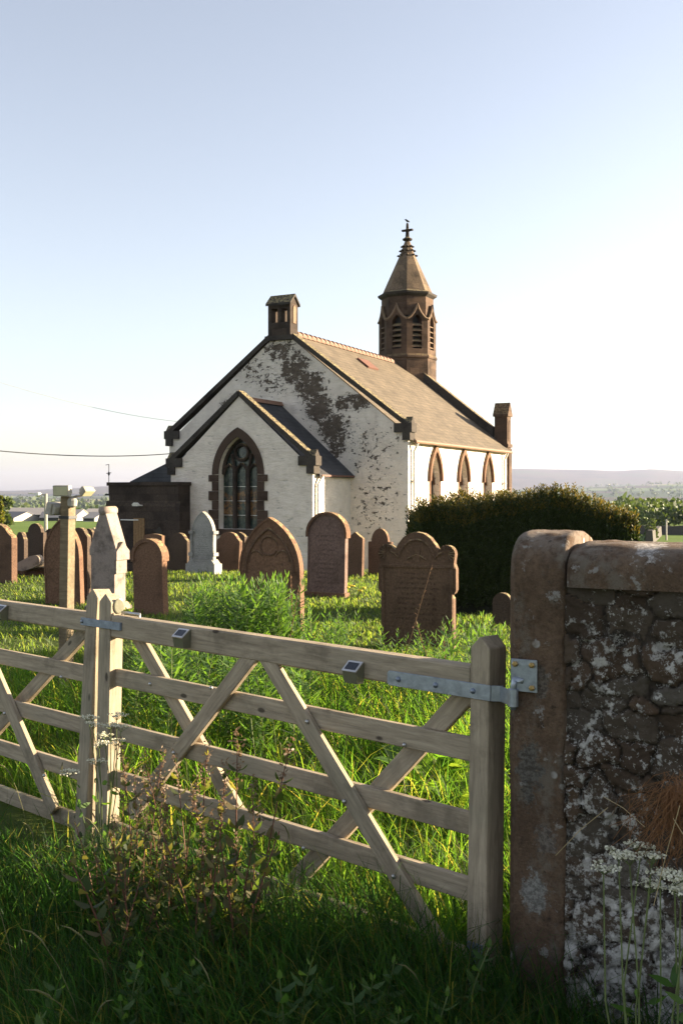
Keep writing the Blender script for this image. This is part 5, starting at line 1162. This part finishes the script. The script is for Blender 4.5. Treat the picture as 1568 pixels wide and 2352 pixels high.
# ragwort, dry stalks, dry root tuft on the wall
p = px(820, 1352, 18); rt = tag(empty('ragwort', (p.x, p.y, G(p.x, p.y))), 'small yellow ragwort in the grass beside the shell-carved headstone', 'plant')
M['yellow'] = plain('yellow_petals', (.62, .46, .03), .7); hz_ = p.z-rt.location.z
b = MB()
for k in range(7): b.tube([(0, 0, 0), (RS.normal(0, .06), RS.normal(0, .05), hz_*.8), (RS.normal(0, .10), RS.normal(0, .06), hz_*RS.uniform(.9, 1.25))], .006, 4)
b.build('stem', M['stem'], rt); tips = [Vector(b.v[-1-k*13]) for k in range(7)]
for t_ in tips: b = MB(); b.lathe([(.01, t_.z-.01), (.035, t_.z), (.025, t_.z+.018)], 7, (t_.x, t_.y)); b.build('flower_head', M['yellow'], rt)
for (x0, y0, d0), (x1, y1, d1), lab in (((905, 1470, 9.6), (992, 1298, 9.4), 'long dry stalk leaning across the shell-carved headstone'), ((1010, 1500, 8.6), (955, 1425, 8.6), 'short rusty dry stalk before the shell-carved headstone'),
        ((1030, 1520, 8.4), (1015, 1440, 8.4), 'thin upright dry stalk before the shell-carved headstone'), ((640, 1440, 9.4), (690, 1330, 9.4), 'dry stalk leaning against the pointed red headstone'), ((672, 1420, 10), (668, 1320, 10), 'upright dry stalk before the pointed red headstone')):
    a, c = px(x0, y0, d0), px(x1, y1, d1); a.z = G(a.x, a.y); m_ = (a+c)/2+Vector((.01, 0, .01)); b = MB(); b.tube([a, m_, c], [.005, .0045, .003], 5)
    for k in range(14): q = a.lerp(c, .5+.5*k/14); b.tube([q, q+Vector((RS.normal(0, .012), RS.normal(0, .012), .02))], [.004, .001], 4)
    tag(b.build('dry_stalk', M['drystem']), lab, 'dry stalk')
b = MB(); c = px(1553, 1815, 2.98)
for k in range(300):
    a = Vector((RS.normal(0, .038), RS.normal(0, .02)-.01, RS.normal(0, .03))); L = RS.uniform(.06, .20); e = a+Vector((RS.normal(0, .07), -RS.uniform(0, .05), -L)); m_ = (a+e)/2+Vector((RS.normal(0, .05), -.03, RS.normal(.01, .03)))
    b.tube([a, m_, e], .0009, 3, False, False)
M['tuft'] = plain('dry_rust_roots', (.20, .095, .04), .9); o = tag(b.build('root_tuft', M['tuft'], loc=c), 'rusty tuft of dry roots hanging from the rubble wall', 'dry plant')
b = MB()
for (xa, ya, da), (xb, yb_, db) in (((1275, 1965, 3.2), (1395, 1855, 3.1)), ((1385, 1830, 3.1), (1480, 1900, 2.9)), ((1500, 2080, 2.8), (1560, 1850, 2.8)), ((1545, 1880, 2.75), (1640, 2050, 2.6))): b.tube([px(xa, ya, da), (px(xa, ya, da)+px(xb, yb_, db))/2+Vector((0, 0, .01)), px(xb, yb_, db)], .0011, 4)
tag(b.build('dry_grass_stalks', M['straw']), 'thin dry grass stalks straying across the rubble wall', 'grass', None, 'stuff')
# ------------------------------------------------------------------ distant trees, woods and farm
def crown_cloud(cs, rs, n, r, size, flat=.8):
    """leaf clusters spread through crowns: centres cs (k,3), radii rs (k,)"""
    k = len(cs); lob = 6; lc = np.repeat(cs, lob, 0)+rand_dirs(k*lob, r)*np.repeat(rs, lob)[:, None]*np.array([.75, .75, .6])*r.uniform(.3, 1, (k*lob, 1)); lr = np.repeat(rs, lob)*r.uniform(.3, .6, k*lob)
    i = r.integers(0, k*lob, n*k); d = rand_dirs(n*k, r); c = lc[i]+d*(lr[i]*r.uniform(.5, 1.05, n*k))[:, None]
    ax = norm(d+rand_dirs(n*k, r)*.7); s = size*np.repeat(rs, 1)[i//lob]/np.mean(rs)*r.uniform(.6, 1.3, n*k); return quads_from(c, ax, perp(ax, r), s*1.3, s)
def woods(name, n, az0, az1, r0, r1, h0, h1, leaves, size, seed, lab, thin=None):
    r = np.random.default_rng(seed); a = np.arctan(r.uniform(az0, az1, n)); d = r0*(r1/r0)**r.random(n); x, y = d*np.sin(a), d*np.cos(a)
    if thin: k = fbm(np.stack([x/thin[0], y/thin[0]], -1), seed, 2) > thin[1]; x, y = x[k], y[k]
    h = r.uniform(h0, h1, len(x)); z = ground(x, y); cs = np.stack([x, y, z+h*.58], -1); v, q = crown_cloud(cs, h*.5, leaves, r, size)
    return tag(mk_np(name, v, q, M['tree']), lab, 'woodland', None, 'stuff')
woods('near_woodland', 170, .275, .40, 135, 290, 2.6, 4.6, 130, .42, 71, 'green mixed woodland beyond the field at right')
woods('mid_woodland', 900, -.42, .42, 330, 1300, 4, 8, 44, 1.5, 72, 'belts of trees scattered over the plain', (160, .47))
woods('far_woodland', 1500, -.42, .42, 1300, 5000, 6, 12, 16, 4.0, 73, 'faraway woods and hedgerows fading in the haze', (500, .47))
def tree(name, p, h, rad, mat, lab, seed, leaves=900, size=.22, cone=False):
    r = np.random.default_rng(seed); z = G(p.x, p.y); root = tag(empty(name, (p.x, p.y, z)), lab, 'tree')
    b = MB(); b.tube([(0, 0, -.3), (.05, 0, h*.3), (0, .05, h*.7)], [rad*.10, rad*.07, rad*.03], 7)
    for k in range(6): a = r.uniform(0, 6.28); b.tube([(0, 0, h*(.25+.07*k)), (math.cos(a)*rad*.6, math.sin(a)*rad*.6, h*(.45+.07*k))], [rad*.05, rad*.015], 5)
    b.build('trunk', M['bark'], root)
    cs = np.array([[r.normal(0, rad*.35)*(1-f if cone else 1), r.normal(0, rad*.35)*(1-f if cone else 1), h*(.2+.72*f)] for f in np.linspace(0, 1, 9)]); rs = np.full(9, rad*.55)*(np.linspace(1, .35, 9) if cone else np.linspace(.9, .7, 9))
    v, q = crown_cloud(cs, rs, leaves//9, r, size); mk_np('crown', v, q, mat, root); return root
tree('conifer', px(4, 0, 62), 3.7, .55, M['treec'], 'small yellow-tipped conifer at the left edge beyond the headstones', 5, 1500, .12, True)
tree('broadleaf_tree', px(-2, 0, 150), 4.9, 1.8, M['tree'], 'dark round tree behind the conifer at the left edge', 6, 1300, .5)
p = px(1496, 1222, 92); tree('hawthorn', p, 2.0, 1.0, M['tree'], 'low round hawthorn in the field behind the boundary wall', 8, 900, .16)
M['shedroof'] = plain('slate_shed_roof', (.10, .105, .12), .8); M['pale'] = plain('pale_render', (.40, .36, .31), .8, .2, 0, .1); M['tin'] = plain('pale_tin_roof', (.30, .275, .25), .6); M['gravel'] = plain('dull_wall', (.065, .058, .047), .9)
def shed(name, x0, x1, yr, ye, d, rz, wdt, roof, wallm, lab, cat):
    p = px((x0+x1)/2, ye, d); z = G(p.x, p.y); zr = EYE+(HY-yr)/F*d-z; ze = max(.8, EYE+(HY-ye)/F*d-z); L = (x1-x0)/F*d/2
    r = tag(empty(name, (p.x, p.y, z), R(rz)), lab, cat); w = wdt/2; b = MB()
    b.add([(-L, -w, -2), (L, -w, -2), (L, w, -2), (-L, w, -2), (-L, -w, ze), (L, -w, ze), (L, w, ze), (-L, w, ze), (-L, 0, zr-.02), (L, 0, zr-.02)], [(0, 1, 5, 4), (2, 3, 7, 6), (1, 2, 6, 9, 5), (3, 0, 4, 8, 7)]); b.build('wall', wallm, r)
    b = MB(); k = (zr-ze)/w
    for s in (-1, 1): b.prism([(0, zr), (s*(w+.3), ze-.3*k), (s*(w+.3), ze-.3*k+.12), (0, zr+.12)][::s], (-L-.2, 0, 0), (0, 1, 0), (0, 0, 1), (2*L+.4, 0, 0))
    b.build('roof', roof, r); b = MB()
    for f in (-.6, -.1, .45): b.box(L*f-.5, L*f+.5, -w-.05, -w+.02, max(.1, ze*.25), ze*.8)
    b.build('opening', M['black'], r); return r
shed('farm_shed', 24, 150, 1167, 1181, 250, -4, 12, M['tin'], M['gravel'], 'long low farm shed with pale roof ridge beyond the headstones', 'shed')
shed('farm_shed', 20, 66, 1176, 1190, 225, -20, 9, M['shedroof'], M['pale'], 'dark-roofed shed with a white gable in front of the long shed', 'shed')
shed('farm_shed', 100, 140, 1176, 1188, 228, 8, 8, M['shedroof'], M['gravel'], 'dark-roofed shed between street lamp and floodlight post', 'shed')
shed('cottage', 168, 192, 1171, 1183, 230, -10, 7, M['tin'], M['pale'], 'white cottage just right of the floodlight post', 'cottage')
shed('cottage', 210, 240, 1177, 1189, 215, -18, 7, M['tin'], M['pale'], 'cream-roofed cottage left of the vestry', 'cottage')
shed('farm_shed', 205, 246, 1169, 1176, 270, -3, 9, M['tin'], M['gravel'], 'pale strip-roofed shed behind the cream-roofed cottage', 'shed')
p = px(106, 1200, 80); z = G(p.x, p.y); S2 = 80/F; st = tag(empty('street_lamp', (p.x, p.y, z)), 'grey street lamp with a bracket arm pointing left, beyond the headstones', 'street lamp'); hp_ = EYE+(HY-1134)*S2-z
b = MB(); b.tube([(0, 0, -.3), (0, 0, hp_)], [.17, .12], 8); b.build('pole', M['lamp_grey'], st); b = MB(); b.tube([(0, 0, hp_-.12), (-.5, 0, hp_-.05)], .05, 6); b.build('arm', M['lamp_grey'], st)
b = MB(); b.lathe([(.06, hp_+.12), (.22, hp_+.05), (.26, hp_-.15), (.10, hp_-.28)], 10, (-.6, 0)); b.tube([(-.8, 0, hp_), (-1.4, 0, hp_+.05)], .05, 6); b.build('lamp_head', M['paint_w'], st)
p = px(1529, 1212, 95); z = G(p.x, p.y); S3 = 95/F; b = MB(); b.tube([(0, 0, -.2), (0, 0, EYE+(HY-1193)*S3-z)], [.09, .07], 7); b.box(-.12, .12, -.05, .05, EYE+(HY-1197)*S3-z, EYE+(HY-1195)*S3-z)
tag(b.build('marker_post', M['lamp_grey'], loc=(p.x, p.y, z)), 'slim pale post standing in the field beyond the wall at right', 'post')
def dyke(a, c, lab):
    b = MB(); n = 30; u = (c-a); s = Vector((-u.y, u.x, 0)).normalized()*.25; V = []
    for i in range(n+1):
        q = a.lerp(c, i/n); z = G(q.x, q.y); h = .95+float(vnoise(np.array([[i*1.7, 3.]]))[0])*.15
        V += [(q.x-s.x*1.4, q.y-s.y*1.4, z-.4), (q.x-s.x, q.y-s.y, z+h), (q.x+s.x, q.y+s.y, z+h), (q.x+s.x*1.4, q.y+s.y*1.4, z-.4)]
    b.add(V, [(i*4+k, i*4+k+1, i*4+k+5, i*4+k+4) for i in range(n) for k in range(3)]+[(0, 1, 2, 3), (4*n+3, 4*n+2, 4*n+1, 4*n)]); tag(b.build('field_wall', M['gravel']), lab, 'wall')
dyke(px(1380, 0, 118), px(1760, 0, 110), 'far grey drystone wall along the back of the green field'); dyke(px(1512, 0, 112), px(1490, 0, 84), 'drystone wall running down the field towards the churchyard')
